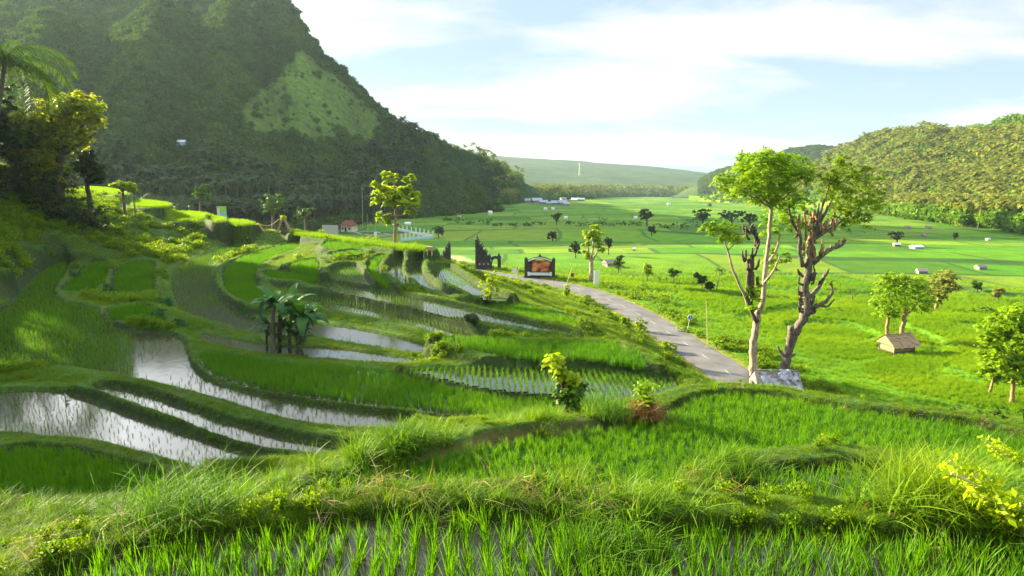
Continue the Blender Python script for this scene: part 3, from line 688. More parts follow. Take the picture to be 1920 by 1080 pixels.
v_rice_d = mk_var('rice_clump', M['rice'], 22, h=.46, w=.014, spread=.06, lean=.34, curl=.6)
v_ripe = mk_var('ripe_clump', M['rice2'], 22, h=.46, w=.016, spread=.09, lean=.3, curl=.6)
v_grass = mk_var('grass_tuft', M['grass'], 26, h=.36, w=.014, spread=.10, lean=.9, curl=.9, hv=.6)
v_reed = mk_var('reed_tuft', M['reed'], 34, h=1.0, w=.022, spread=.10, lean=.75, curl=1.0, hv=.5, seg=5)
bush_v = []
def leaf_cloud(n, rad, size, seed, flat=1.0, aspect=1.6, shell=.55, upb=.3, lump=.35):
    r = np.random.default_rng(abs(seed)); d = r.normal(size=(n, 3)); d /= np.linalg.norm(d, axis=1)[:, None]
    rr_ = r.random(n)**shell
    K = r.normal(size=(7, 3)); K /= np.linalg.norm(K, axis=1)[:, None]; lum = 1 + lump*(np.max(d@K.T, 1)-.75)*2.2
    c = d*(rr_*lum)[:, None]*np.array(rad); c[:, 2] *= 1
    nrm_ = d*.7 + r.normal(size=(n, 3))*.6 + np.array([0, 0, upb]); nrm_ /= np.linalg.norm(nrm_, axis=1)[:, None]
    ax = np.cross(nrm_, r.normal(size=(n, 3))); ax /= np.linalg.norm(ax, axis=1)[:, None]+1e-9; bx = np.cross(nrm_, ax)
    s = size*(.6+.8*r.random(n))[:, None]
    ax = ax*s*aspect*.5; bx = bx*s*.5*flat
    V = np.stack([c-ax, c-bx*.9, c+ax, c+bx*.9], 1)
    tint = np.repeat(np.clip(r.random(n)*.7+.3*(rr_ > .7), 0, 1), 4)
    return V.reshape(-1, 3), np.arange(n*4).reshape(-1, 4), tint
def clustered(n, rad, size, seed, aspect=1.8, flat=.7, shell=.5, upb=.6):
    r = np.random.default_rng(abs(seed)+5); m_ = max(5, n//26); d = r.normal(size=(m_, 3)); d /= np.linalg.norm(d, axis=1)[:, None]
    rad = np.array(rad, float); cen = d*(r.random(m_)**shell)[:, None]*rad*.95; rc = np.clip(.24*rad.mean(), .22, .85)
    per = n//m_; V = []; ti = []
    for c in cen:
        k = rc*r.uniform(.6, 1.35); q = r.normal(size=(per, 3))*np.array([k*.55, k*.55, k*.20]); dd = np.hypot(q[:, 0], q[:, 1]); q[:, 2] -= .28*dd*dd/max(k, .01); q += c
        nv = np.stack([q[:, 0]-c[0], q[:, 1]-c[1], np.full(per, k*1.1)], 1) + r.normal(size=(per, 3))*k*.35; nv /= np.linalg.norm(nv, axis=1)[:, None]
        ax = np.cross(nv, r.normal(size=(per, 3))); ax /= np.linalg.norm(ax, axis=1)[:, None]+1e-9; bx = np.cross(nv, ax); sz = size*(.6+.7*r.random(per))[:, None]
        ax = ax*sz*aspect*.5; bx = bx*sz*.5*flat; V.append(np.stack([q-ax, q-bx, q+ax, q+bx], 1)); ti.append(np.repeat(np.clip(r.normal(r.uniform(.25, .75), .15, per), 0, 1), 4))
    V = np.concatenate(V).reshape(-1, 3); return V, np.arange(len(V)).reshape(-1, 4), np.concatenate(ti)
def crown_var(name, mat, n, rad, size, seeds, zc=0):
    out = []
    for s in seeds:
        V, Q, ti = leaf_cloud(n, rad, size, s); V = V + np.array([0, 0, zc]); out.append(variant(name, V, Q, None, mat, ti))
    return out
v_bushlet = crown_var('leafy_weed', M['grass'], 150, (.38, .38, .30), .085, (1, 2, 3), .2)

# --- rice
def rows_in(P, sx, sy, ang, jit, keep=1.0, seed=0):
    r = np.random.default_rng(seed); c, s = math.cos(ang), math.sin(ang); Rm = np.array([[c, s], [-s, c]]); Pr = P@Rm.T
    lo = Pr.min(0); hi = Pr.max(0); xs = np.arange(lo[0], hi[0], sx); ys = np.arange(lo[1], hi[1], sy); A, B = np.meshgrid(xs, ys); q = np.stack([A.ravel(), B.ravel()], 1)
    q = q + r.normal(0, jit, q.shape); q = q@Rm; m_ = inpoly(q[:, 0], q[:, 1], P)
    m_ &= polydist(q[:, 0], q[:, 1], P) > .05
    u, v = project(np.column_stack([q, np.full(len(q), -12.)])); m_ &= (r.random(len(q)) < keep) & (q[:, 1] > 2.0)
    return q[m_]
pw_, ps_, pdn, prp = [], [], [], []
DENSP = {5: .8, 9: .75, 14: .8, 15: .8, 20: .6}
for k, (P, lv, bh, kind) in enumerate(PADW):
    yc = P[:, 1].mean(); A = .5*abs(np.dot(P[:, 0], np.roll(P[:, 1], 1))-np.dot(P[:, 1], np.roll(P[:, 0], 1)))
    if kind == 's':
        sp = .20 if yc < 15 else .34
        q = rows_in(P, sp, sp*.5, R(4 if k == 0 else 12) if yc < 15 else R(2), .02, .97, k); pw_.append(np.column_stack([q, np.full(len(q), lv-.03), np.full(len(q), 1.15 if yc > 15 else 1.12)]))
    elif kind == 'w':
        q = rows_in(P, .30, .30, R(10), .05, .98, k)
        dn = fbm(q[:, 0]/7, q[:, 1]/7, 3, 200+k); u, v = project(np.column_stack([q, np.full(len(q), lv)]))
        keep = .60 + 1.6*(dn-.5)
        if k == 5: keep = np.where(u < 255, keep+.9, keep-.05) + .8*sstep(700, 900, u); keep = keep + 1.0*sstep(215, 130, u) - .5*((u > 230) & (u < 350) & (v < 720) & (v > 625))*sstep(790, 650, v)
        if k == 9: keep = np.where(v < 578, 1.3, keep-.15)
        if k == 3: keep = keep + .5*sstep(150, 60, u)
        if k == 33: keep = keep+1.5
        if k in (3, 4): keep = keep+.25
        if k in (14, 15): keep = keep+.3
        if k in (19, 21): keep = keep+.35
        mk_ = np.random.default_rng(k).random(len(q)) < keep; q = q[mk_]; dn = dn[mk_]
        u = project(np.column_stack([q, np.full(len(q), lv)]))[0]
        pw_.append(np.column_stack([q, np.full(len(q), lv-.03), (.55+.45*dn)*np.where(((k == 5) & (u < 250)) | (k == 33), 1.6, 1)]))
    else:
        sp = .22 if k == 2 else (.28 if yc < 60 else .42)
        q = rows_in(P, sp, sp*.8, R(12), sp*.18, 1, k); sc_ = (.80 if k == 2 else 1.15)*sp/.26
        row = np.column_stack([q, np.full(len(q), lv-.05), np.full(len(q), sc_)])
        (prp if 27 <= k < 33 else pdn).append(row)
def put(name, lst, var, label, smul=1.0, seed=1, tl=.12):
    A = np.vstack(lst); r = np.random.default_rng(seed); n = len(A)
    print(name, n)
    tint = np.clip(fbm(A[:, 0]/5, A[:, 1]/5, 3, 300)*1.3-.15 + r.normal(0, .12, n), 0, 1)
    scatter(name, A[:, :3], r.random(n)*6.28, A[:, 3]*smul*(.75+.5*r.random(n)), tint, r.integers(0, len(var), n), var, label, r.normal(0, tl, (n, 2)))
put('young_rice', pw_, v_rice, 'thin young rice shoots in flooded terraces')
put('rice', pdn, v_rice_d, 'dense green rice filling the terraces')
put('ripening_rice', prp, v_ripe, 'yellow-green rice on the upper terraces')

# --- bank grass, thinner in number and larger in clump with distance
def scatter_area(n, rmin, rmax, azl, azh, pw, seed):
    r = np.random.default_rng(seed); a = np.radians(azl + (azh-azl)*r.random(n)); t_ = r.random(n); rad = rmin*(rmax/rmin)**(t_**pw)
    x = rad*np.sin(a); y = rad*np.cos(a); z, pid, dst, inp = ground(x, y, True); return x, y, z, pid, dst, inp, rad, r
x, y, z, pid, dst, inp, rad, r = scatter_area(760000, 2.6, 182, -46, 46, .72, 5)
keep = (pid < 0) & ~inp
slp = np.zeros(len(x)); ki = np.nonzero(keep)[0]; z1 = ground(x[ki]+.3, y[ki]); z2 = ground(x[ki], y[ki]+.3); slp[ki] = np.hypot(z1-z[ki], z2-z[ki])/.3
keep &= r.random(len(x)) < np.where((slp > .8) & (dst < 1.6), .16, np.clip(.36+.6*slp, 0, 1))
x, y, z, rad = x[keep], y[keep], z[keep], rad[keep]; dst = dst[keep]; n = len(x)
clump = fbm(x/2.2, y/2.2, 3, 210); s = (.6+.9*clump)*np.clip(.36+rad/55, .42, 1.25)*(.6+.5*r.random(n))
s = s*np.where(dst < 1.3, .58, 1)
pathd = np.array([.0])
pp = np.array([ray_ground(u, v)[:2] for u, v in [(575, 925), (660, 893), (760, 868), (870, 842), (1000, 815), (1130, 803)]]); pk = polydist(x, y, pp, False) > .28
print('bank grass', n)
scatter('bank_grass', np.column_stack([x, y, z-.03])[pk], (r.random(n)*6.28)[pk], s[pk], np.clip(fbm(x/9, y/9, 3, 220)*1.5-.25 + r.normal(0, .15, n) + .4*sstep(-14, 0, x)*sstep(44, 58, y), 0, 1)[pk], r.integers(0, 3, n)[pk], v_grass, 'grass covering the terrace banks', r.normal(0, .2, (n, 2))[pk])  # tint raised on the slope above the road: sunlight put into the grass colour
# verge and near fields of the plain
x, y, z, pid, dst, inp, rad, r = scatter_area(190000, 45, 175, -12, 46, 1.0, 6)
rdd = polydist(x, y, ROAD[::3], False); keep = inp & (rdd > 3.0); rs_ = plain_riser(x, y)[0]; keep &= ~((rs_ > .5) & (r.random(len(x)) > .25)); keep &= r.random(len(x)) > sstep(105, 172, rad + 14*(fbm(x/20, y/20, 2, 77)-.5)); x, y, z, rad, rdd = x[keep], y[keep], z[keep], rad[keep], rdd[keep]; n = len(x)
s = (.7+.5*r.random(n))*np.clip(rad/75, .9, 1.9)*np.where(rdd < 6, .75, 1)
scatter('plain_rice', np.column_stack([x, y, z-.03]), r.random(n)*6.28, s, np.clip(fbm(x/14, y/4, 4, 230)*2.4-.7 + r.normal(0, .14, n) + .3*(hash2(plain_riser(x, y)[1], x*0, 3)-.5), 0, 1), r.integers(0, 3, n), v_ripe, 'bright rice in the fields below the road', r.normal(0, .15, (n, 2)))
# leafy weeds on banks
x, y, z, pid, dst, inp, rad, r = scatter_area(62000, 4, 175, -46, 44, .75, 8)
cl = fbm(x/5, y/5, 3, 240); rdd = polydist(x, y, ROAD[::3], False)
left = (x < -.42*y) & (y > 45)
sideb = inp & (rdd > 4.0) & (rdd < 9) & (y > 55)
keep = (((pid < 0) & ~inp & ((cl > .72) | (left & (cl > .36) & (dst > 2.2)) | ((rdd < 8) & (cl > .52)))) & (dst > .5)) | (sideb & (cl > .42)); x, y, z, rad, cl, left, rdd = x[keep], y[keep], z[keep], rad[keep], cl[keep], left[keep], rdd[keep]; n = len(x); print('weeds', n)
s = (.5+.9*r.random(n))*np.clip(rad/55, .4, 1.5)*np.where(left, 1.3, 1)
scatter('weeds', np.column_stack([x, y, z]), r.random(n)*6.28, s, np.clip(r.normal(.45, .25, n), 0, 1), r.integers(0, 3, n), v_bushlet, 'low leafy weeds and scrub on the banks')
# reeds: long arching grass in the foreground
def reed_band(px, width, n, smin, smax, seed):
    r = np.random.default_rng(seed); P = np.array([ray_ground(u, v)[:2] for u, v in px]); L = np.r_[0, np.cumsum(np.linalg.norm(np.diff(P, axis=0), axis=1))]; s_ = r.random(n)*L[-1]
    x = np.interp(s_, L, P[:, 0]) + r.normal(0, width, n); y = np.interp(s_, L, P[:, 1]) + r.normal(0, width, n)
    z, pid, dst, inp = ground(x, y, True); k = pid < 0; return np.column_stack([x, y, z-.04, smin+(smax-smin)*r.random(n)])[k]
reeds = [reed_band([(120, 985), (230, 965), (330, 945), (480, 925), (600, 905)], .5, 130, .45, .8, 1),
         reed_band([(640, 900), (700, 870), (760, 850), (820, 840)], .45, 90, .6, 1.15, 2),
         reed_band([(340, 1000), (520, 975), (680, 960), (800, 945), (960, 925)], .3, 110, .28, .5, 3),
         reed_band([(960, 1010), (1050, 1030), (1150, 1045), (1250, 1020)], .4, 90, .45, .85, 4),
         reed_band([(980, 905), (1040, 885), (1100, 868), (1150, 872)], .22, 80, .3, .6, 5),
         reed_band([(1180, 920), (1280, 905), (1370, 900), (1420, 880)], .3, 70, .3, .6, 6),
         reed_band([(1690, 960), (1740, 935), (1800, 900), (1880, 880)], .45, 150, .6, 1.05, 7),
         reed_band([(1290, 735), (1350, 722), (1420, 712), (1500, 715), (1600, 730), (1700, 750), (1850, 780)], .6, 260, .5, 1.1, 8),
         reed_band([(930, 790), (1000, 785), (1100, 790), (1200, 785)], .7, 130, .5, .95, 9),
         reed_band([(1820, 1060), (1880, 1000), (1930, 930)], .4, 80, .4, .8, 10),
         reed_band([(-20, 980), (60, 950), (150, 920)], .8, 70, .4, .8, 11),
         reed_band([(1000, 640), (1100, 670), (1200, 690), (1280, 715)], 1.2, 120, .6, 1.0, 12)]
put('tall_grass', reeds, v_reed, 'long arching grass on the foreground banks', .82, 3, .15)

M['straw'] = leafmat('dry_straw', (.16, .13, .05), (.38, .32, .14), .3, inst=True)
v_straw = mk_var('straw_tuft', M['straw'], 12, h=.30, w=.010, spread=.12, lean=1.3, curl=1.2, hv=.6)
x, y, z, pid, dst, inp, rad, r = scatter_area(2600, 4, 45, -44, 44, .8, 41); keep = (pid < 0) & ~inp & (fbm(x/1.6, y/1.6, 3, 260) > .52); x, y, z = x[keep], y[keep], z[keep]; n = len(x)
scatter('dry_straw', np.column_stack([x, y, z]), r.random(n)*6.28, .7+.7*r.random(n), r.random(n), r.integers(0, 3, n), v_straw, 'dry straw and dead stalks among the bank grass', r.normal(0, .4, (n, 2)))
x, y, z, pid, dst, inp, rad, r = scatter_area(2600, 5, 30, -44, 44, .8, 42); keep = (pid < 0) & ~inp & (fbm(x/1.3, y/1.3, 3, 261) > .62); x, y, z = x[keep], y[keep], z[keep]; n = len(x)
scatter('small_weeds', np.column_stack([x, y, z+.05]), r.random(n)*6.28, .15+.18*r.random(n), r.random(n), r.integers(0, 3, n), v_bushlet, 'small broad-leaved weeds among the foreground grass', r.normal(0, .2, (n, 2)))

# --- forest on the mountain and hills
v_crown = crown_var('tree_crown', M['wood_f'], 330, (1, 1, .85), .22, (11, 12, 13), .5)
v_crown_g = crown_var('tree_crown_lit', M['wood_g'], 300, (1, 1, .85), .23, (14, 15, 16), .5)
def palm_crown(nf, L, leafw, seed, nl=9, droop=1.0):
    r = np.random.default_rng(seed); V = []; Q = []; tint = []; k = 0
    for i in range(nf):
        a = i*2*math.pi/nf + r.normal(0, .2); el0 = r.uniform(-.1, 1.25); d = np.array([math.cos(a), math.sin(a), 0]); s = np.array([-d[1], d[0], 0]); p = np.array([0., 0, 0]); el = el0; tv = r.random()
        for j in range(nl):
            st = L/nl; q = p + (d*math.cos(el) + np.array([0, 0, math.sin(el)]))*st; el -= droop*(.22+.1*r.random())
            w = leafw*math.sin(math.pi*min(1, (j+.7)/nl))**.6+.05; tip = (d*.45*w)
            for sg in (-1, 1):
                b_ = s*sg*w + tip - np.array([0, 0, .45*w])
                V += [p, q, q*.35+p*.65+b_*1.0, p*1.0+b_*.55]; Q.append((k, k+1, k+2, k+3)); k += 4; tint += [tv]*4
            p = q
    return np.array(V), np.array(Q), np.array(tint)
v_palm = []
for s_ in (1, 2, 3):
    V, Q, ti = palm_crown(13, 3.6, .75, s_, 6); tb = MB(); tb.tube(spline([(0, 0, -9.5), (.3, .1, -5), (.1, 0, 0)], 3), [.2, .18, .17, .16, .15, .14, .14], 5)
    V2 = np.vstack([V]+tb.v); Q2 = np.vstack([Q]+[q+len(V) for q in tb.q]); tt = np.concatenate([ti]+tb.tint)
    v_palm.append(variant('palm', V2, Q2, None, M['palm_f'], tt))
def hill_pts(n, azl, azh, rl, rh, zf, seed):
    r = np.random.default_rng(seed); a = np.radians(azl+(azh-azl)*r.random(n)); rad = np.sqrt(rl**2+(rh**2-rl**2)*r.random(n)); x = rad*np.sin(a); y = rad*np.cos(a); return x, y, zf(x, y), r
x, y, z, r = hill_pts(95000, -44, 5, 300, 900, mount_z, 21)
gw = grass_w(x, y, z); pl = plain(x, y)
_, tq, _ = mt0(x, y); keep = (z > pl-1) & (tq < 1.06) & (r.random(len(x)) > gw*.96); x, y, z, gw = x[keep], y[keep], z[keep], gw[keep]; n = len(x); print('mountain trees', n)
s = (1.8+3.4*r.random(n)**3)*(1-.45*gw)*(.75+.5*fbm(x/25, y/25, 3, 251))
scatter('mountain_forest', np.column_stack([x, y, z]), r.random(n)*6.28, s, np.clip(fbm(x/30, y/30, 3, 250)*2.4-.75+r.normal(0, .28, n)+gw*.5, 0, 1), r.integers(0, 3, n), v_crown, 'dense jungle over the mountain side')
x, y, z, r = hill_pts(30000, 17, 46, 480, 1300, hill_z, 22)
rg = hill_ridge(x, y); keep = (r.random(len(x)) < np.where(rg < .70, .80, .16)); x, y, z, rg = x[keep], y[keep], z[keep], rg[keep]; n = len(x); print('hill trees', n)
scatter('hill_woods', np.column_stack([x, y, z]), r.random(n)*6.28, 1.5+2.6*r.random(n)**3, np.clip(r.normal(.42, .30, n), 0, 1), r.integers(0, 3, n), v_crown_g, 'scattered woods over the sunlit hills')
# woodland and palm belt at the far side of the fields
edge_px = [(840, 384), (900, 383), (960, 384), (1000, 374), (1080, 374), (1180, 369), (1330, 370), (1400, 380), (1500, 386), (1600, 396), (1650, 404), (1720, 414), (1790, 424), (1860, 430), (1920, 440)]
edge = []
for u, v in edge_px:
    p_ = ray_ground(u, v, 180); edge.append((math.degrees(math.atan2(p_[0], p_[1])), math.hypot(p_[0], p_[1])))
edge = np.array(edge); edge = np.vstack([[-7, edge[0, 1]], edge, [47, edge[-1, 1]*.92]]); print(edge.round(0).tolist())
def belt(n, seed, depth):
    r = np.random.default_rng(seed); a = -6 + 52*r.random(n); e_ = np.interp(a, edge[:, 0], edge[:, 1]); rad = e_ + (depth*r.random(n)**1.2)*e_/700 + r.normal(0, 4, n) + 14*(fbm(a*1.3, a*0, 3, 7)-.3)*e_/500
    x = rad*np.sin(np.radians(a)); y = rad*np.cos(np.radians(a)); z = plain(x, y)
    z = np.maximum(z, np.where(a > 17, hill_z(x, y), -99)); z = np.maximum(z, np.where(a < 5, mount_z(x, y), -99)); return x, y, z, r
x, y, z, r = belt(7500, 31, 700); n = len(x); ps_ = (1.15+.55*r.random(n))*(1+np.clip(np.hypot(x, y)-600, 0, 900)/1100)
scatter('distant_palms', np.column_stack([x, y, z+9.3*ps_]), r.random(n)*6.28, ps_, r.random(n), r.integers(0, 3, n), v_palm, 'coconut palms massed beyond the fields')
x, y, z, r = belt(9000, 32, 900); n = len(x)
scatter('distant_woods', np.column_stack([x, y, z+3]), r.random(n)*6.28, (3.2+3.8*r.random(n)**1.5)*(1+np.clip(np.hypot(x, y)-600, 0, 900)/1000), np.clip(r.normal(.5, .28, n), 0, 1), r.integers(0, 3, n), v_crown_g, 'mixed woods massed beyond the fields')
# canopy on the far ridge
x, y, z, r = hill_pts(5000, 17, 32, 1440, 1720, lambda x, y: F1(x, y)[0], 23)
scatter('distant_hill_woods', np.column_stack([x, y, z+2]), r.random(len(x))*6.28, 5+5*r.random(len(x)), r.random(len(x))*.6, r.integers(0, 3, len(x)), v_crown, 'dark woods on the hill behind')
# palm grove and undergrowth at the mountain foot
def foot_pts(n, seed, azl, azh, d0, d1):
    r = np.random.default_rng(seed); a = azl+(azh-azl)*r.random(n); f = np.interp(a, MT['a'], MT['f']); rad = f + d0 + (d1-d0)*r.random(n); x = rad*np.sin(np.radians(a)); y = rad*np.cos(np.radians(a)); z = np.maximum(plain(x, y), mount_z(x, y)); return x, y, z, r
x, y, z, r = foot_pts(2600, 33, -44, -6, -70, 45); n = len(x)
lim = np.interp(np.degrees(np.arctan2(x, y)), [-44, -14.5, -12, -6], [0, 0, 1, 1])*60
k = np.hypot(x, y) > np.interp(np.degrees(np.arctan2(x, y)), MT['a'], MT['f'])-70+lim
scatter('foothill_woods', np.column_stack([x, y, z+1.2])[k], (r.random(n)*6.28)[k], (2+2.6*r.random(n)**1.5)[k], np.clip(r.normal(.45, .25, n), 0, 1)[k], r.integers(0, 3, n)[k], v_crown, 'dark undergrowth at the mountain foot')
x, y, z, r = foot_pts(800, 34, -44, -7, -60, 22); n = len(x)
ps_ = 1.1+.6*r.random(n)
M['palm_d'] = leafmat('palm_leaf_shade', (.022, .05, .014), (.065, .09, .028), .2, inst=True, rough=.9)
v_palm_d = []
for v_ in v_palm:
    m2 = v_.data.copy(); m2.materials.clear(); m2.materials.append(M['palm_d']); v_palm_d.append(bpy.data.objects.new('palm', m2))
scatter('foothill_palms', np.column_stack([x, y, z+9.3*ps_]), r.random(n)*6.28, ps_, r.random(n), r.integers(0, 3, n), v_palm_d, 'coconut palms crowded at the mountain foot')
print('scatter done')

# ================================================================== THINGS
def place(u, v, Y=None):
    if Y is None: return ray_ground(u, v)
    if Y >= 198: return ray_ground(u, v, 150)
    p = at_y(float(u), float(v), float(Y)); return np.array([p[0], p[1], gz(p[0], p[1])])
def mpp(p): return (p[1]*CP - p[2]*SP)/FPX
def bend(P, base): return np.array([at_y(float(u), float(v), base[1]+dy) - base for u, v, dy in P])
def px_tree(name, label, cat, base_px, stems, crowns, leaf, bark, size, Y=None, group=None, aspect=1.6, upb=.3, seg=7, rough=.15, shell=.55, flat=1.0, extra=None):
    b = place(*base_px, Y); k = mpp(b); root = empty(name, b, 0, label, cat, group)
    m_ = MB()
    for i, (P, rad) in enumerate(stems):
        Q_ = bend(P, b)
        if i == 0: Q_ = np.vstack([[Q_[0][0], Q_[0][1], -.25], Q_]) if Q_[0][2] > -.2 else Q_; rad = [rad[0]*1.2]+list(rad) if len(Q_) > len(rad) else rad
        S = spline(Q_, 4); rr_ = np.interp(np.linspace(0, 1, len(S)), np.linspace(0, 1, len(rad)), rad)*k
        m_.tube(S + rng.normal(0, .12, S.shape)*rr_[:, None], rr_, seg, rough)
    m_.build('trunk', M[bark], root, smooth=True)
    if crowns:
        c_ = MB()
        for (u, v, ru, rv, dy, n) in crowns:
            c = at_y(float(u), float(v), b[1]+dy)-b
            V, Q, ti = clustered(int(n*1.15), (ru*k*1.06, ru*k*.95, rv*k*1.06), size, int(u*7+v), aspect=aspect, flat=flat, shell=shell)
            c_.add(V+c, Q, tint=ti)
        c_.build('crown', M[leaf], root)
    for nm, mt_, st in (extra or []):
        for P, rad in st:
            e_ = MB(); S = spline(bend(P, b), 3); rr_ = np.interp(np.linspace(0, 1, len(S)), np.linspace(0, 1, len(rad)), rad)*k
            e_.tube(S + rng.normal(0, .2, S.shape)*rr_[:, None], rr_, 5, .3); e_.build(nm, M[mt_], root, smooth=True)
    return root
def limbs(u0, v0, ends, r0, r1, dy=0):
    out = []
    for (u, v, d) in ends: out.append(([(u0, v0, dy), ((u0+u)/2+random.uniform(-3, 3), (v0+v)/2+2, (dy+d)/2), (u, v, d)], [r0, (r0+r1)/2, r1]))
    return out

# ---- the two tall trees beside the road
stA = [([(1411, 728, 0), (1413, 690, 0), (1412, 650, 0), (1418, 610, 0), (1421, 585, 0)], [8.0, 7.2, 6.8, 6.4, 6.0]),
       ([(1420, 590, 0), (1431, 560, 0), (1434, 520, .3), (1438, 480, .4), (1443, 440, .5), (1445, 405, .5), (1447, 385, .5)], [5.6, 4.4, 4.0, 3.6, 3.6, 3.4, 2.9])]
stA += limbs(1446, 388, [(1424, 374, 0), (1455, 350, 1), (1436, 340, -1), (1480, 330, 1.5), (1410, 345, -1), (1500, 345, 0)], 2.8, 1.0, .5)
stA += limbs(1424, 374, [(1400, 360, -1), (1390, 335, 0)], 2, .8)
stA += [([(1436, 500, .5), (1455, 470, 1), (1462, 440, 1.5)], [3, 2.2, 1.4]), ([(1434, 530, 0), (1452, 505, -.5), (1462, 480, -1)], [2.6, 1.8, 1.0])]
exA = []
for (u, v, du) in [(1419, 605, -14), (1416, 580, -22), (1414, 560, -8)]:
    exA.append(([(u, v, -.4), (u+du*.7, v-22, -.5), (u+du*.6, v-60, -.4), (u+du*.5, v-95, -.2)], [4.2, 3.6, 3.2, 2.2]))
for i in range(26):
    u = random.uniform(1396, 1424); v = random.uniform(430, 560); a = random.uniform(-9, 9)
    exA.append(([(u, v, -.3), (u+a*.6, v-7, -.4+random.uniform(-.5, .5)), (u+a*.8, v-random.uniform(12, 22), -.3)], [2.6, 2.2, 1.9]))
slim = [([(1405, 575, -.3), (1392, 545, -.5), (1376, 510, -1), (1366, 475, -1), (1358, 452, -1)], [3.2, 2.6, 2, 1.7, 1]),
        ([(1364, 470, -1), (1380, 455, -1.2), (1398, 448, -1)], [1.2, .8, .5]), ([(1358, 452, -1), (1340, 440, -1)], [1, .5])]
stA += slim
px_tree('shade_tree', 'tall tree with a pale bare trunk and umbrella crown beside the plastic-covered hut', 'tree', (1411, 728), stA,
        [(1440, 318, 62, 34, 0, 2900), (1400, 345, 50, 24, -1, 1500), (1490, 322, 42, 26, 1, 1500), (1440, 295, 50, 18, 0, 1000), (1455, 368, 48, 22, 0, 1300), (1362, 332, 24, 9, -1, 350),
         (1470, 408, 40, 26, 2.5, 800), (1455, 482, 22, 30, 1.5, 520), (1412, 555, 17, 30, -.6, 520), (1350, 430, 34, 13, -1, 520), (1378, 445, 30, 13, -1, 450), (1335, 418, 22, 7, -1, 160), (1440, 430, 20, 15, 2, 250), (1500, 372, 22, 22, 2, 350)],
        'leaf_bright', 'bark_pale', .25, Y=60.5, aspect=2.2, upb=1.0, shell=.42, flat=.6, extra=[('pruned_branch', 'bark_dark', exA)])
stB = [([(1476, 722, 0), (1474, 690, 0), (1478, 660, 0), (1489, 628, 0), (1503, 603, 0), (1513, 580, 0), (1511, 545, 0), (1514, 505, 0), (1519, 470, 0), (1522, 445, 0)], [9.6, 8.8, 8.0, 7.6, 7.6, 8.8, 7.2, 6.8, 6.4, 4.8]),
       ([(1480, 655, 0), (1483, 630, -.3), (1484, 612, -.3)], [7.5, 7, 6]), ([(1472, 668, -.2), (1462, 658, -.4), (1458, 648, -.4)], [3, 2.4, 1.6]), ([(1480, 668, .2), (1490, 664, .4)], [4, 2.5]),
       ([(1515, 588, 0), (1530, 575, -.3), (1548, 565, -.4), (1560, 548, -.4), (1558, 530, -.4)], [4.5, 3.8, 3.2, 2.6, 1.6]),
       ([(1536, 572, -.3), (1552, 574, -.6), (1566, 560, -.8)], [2.5, 2, 1.2]),
       ([(1514, 560, 0), (1530, 545, .4), (1542, 525, .8), (1549, 510, .8)], [5, 4, 3.4, 2.6]),
       ([(1524, 495, 0), (1540, 480, -.4), (1558, 468, -.6), (1578, 460, -.8), (1586, 450, -.8)], [4.2, 3.8, 3.2, 2.6, 1.8]),
       ([(1505, 500, 0), (1499, 470, -.3), (1500, 440, -.4), (1488, 420, -.6), (1481, 400, -.8), (1478, 385, -.8)], [4, 3.4, 3, 2.6, 2, 1.4])]
stB += limbs(1522, 450, [(1541, 400, 1), (1552, 385, 0), (1566, 362, .5), (1580, 400, 1), (1536, 380, -1), (1600, 395, 0), (1560, 330, 0)], 3.4, 1.2)
exB = []
for i in range(48):
    u = random.gauss(1522, 20); v = random.uniform(415, 492); u = 1520+(u-1520)*(.5+.9*(492-v)/77); d0 = random.uniform(-1.2, 1.2); a = random.uniform(-7, 7)
    exB.append(([(u, v, d0), (u+a*.5, v-8, d0), (u+a, v-random.uniform(14, 28), d0+random.uniform(-.3, .3))], [2.6, 2.3, 1.9]))
for i in range(8):
    t_ = random.random(); u = 1540+46*t_; v = 480-30*t_; exB.append(([(u, v, -.6), (u+2, v-3, -.6), (u+4, v-random.uniform(6, 11), -.6)], [2.4, 2.1, 1.8]))
exB2 = []
for i in range(24):
    v = random.uniform(515, 590); s_ = random.choice((-1, 1)); u = 1513+s_*7; exB2.append(([(u, v, -.4), (u+s_*random.uniform(3, 9), v-3, -.5), (u+s_*random.uniform(4, 13), v-random.uniform(8, 18), -.5)], [2.4, 1.8, 1.2]))
for i in range(14):
    t_ = random.random(); u = 1528+25*t_; v = 545-35*t_; exB2.append(([(u, v, .6), (u+random.uniform(2, 8), v-random.uniform(4, 12), .6)], [2.2, 1.3]))
px_tree('pruned_tree', 'gnarled tree with knobbly pruned orange branches and dark leaning trunk right of the plastic-covered hut', 'tree', (1476, 722), stB,
        [(1588, 352, 50, 34, 0, 1500), (1600, 320, 34, 16, 0, 700), (1618, 380, 40, 30, 1, 900), (1560, 330, 26, 18, -1, 420), (1600, 412, 38, 18, 0, 650), (1570, 395, 26, 24, 1, 400), (1575, 300, 22, 9, 0, 280), (1640, 350, 22, 26, 0, 330), (1556, 532, 12, 12, -.4, 60), (1522, 425, 30, 14, 1, 120), (1515, 395, 20, 12, 1, 80)],
        'leaf_olive', 'bark', .22, Y=62, aspect=2.2, upb=.8, shell=.5, flat=.6, extra=[('pruned_branch', 'bark_orange', exB), ('pruned_branch', 'bark_dark', exB2)])

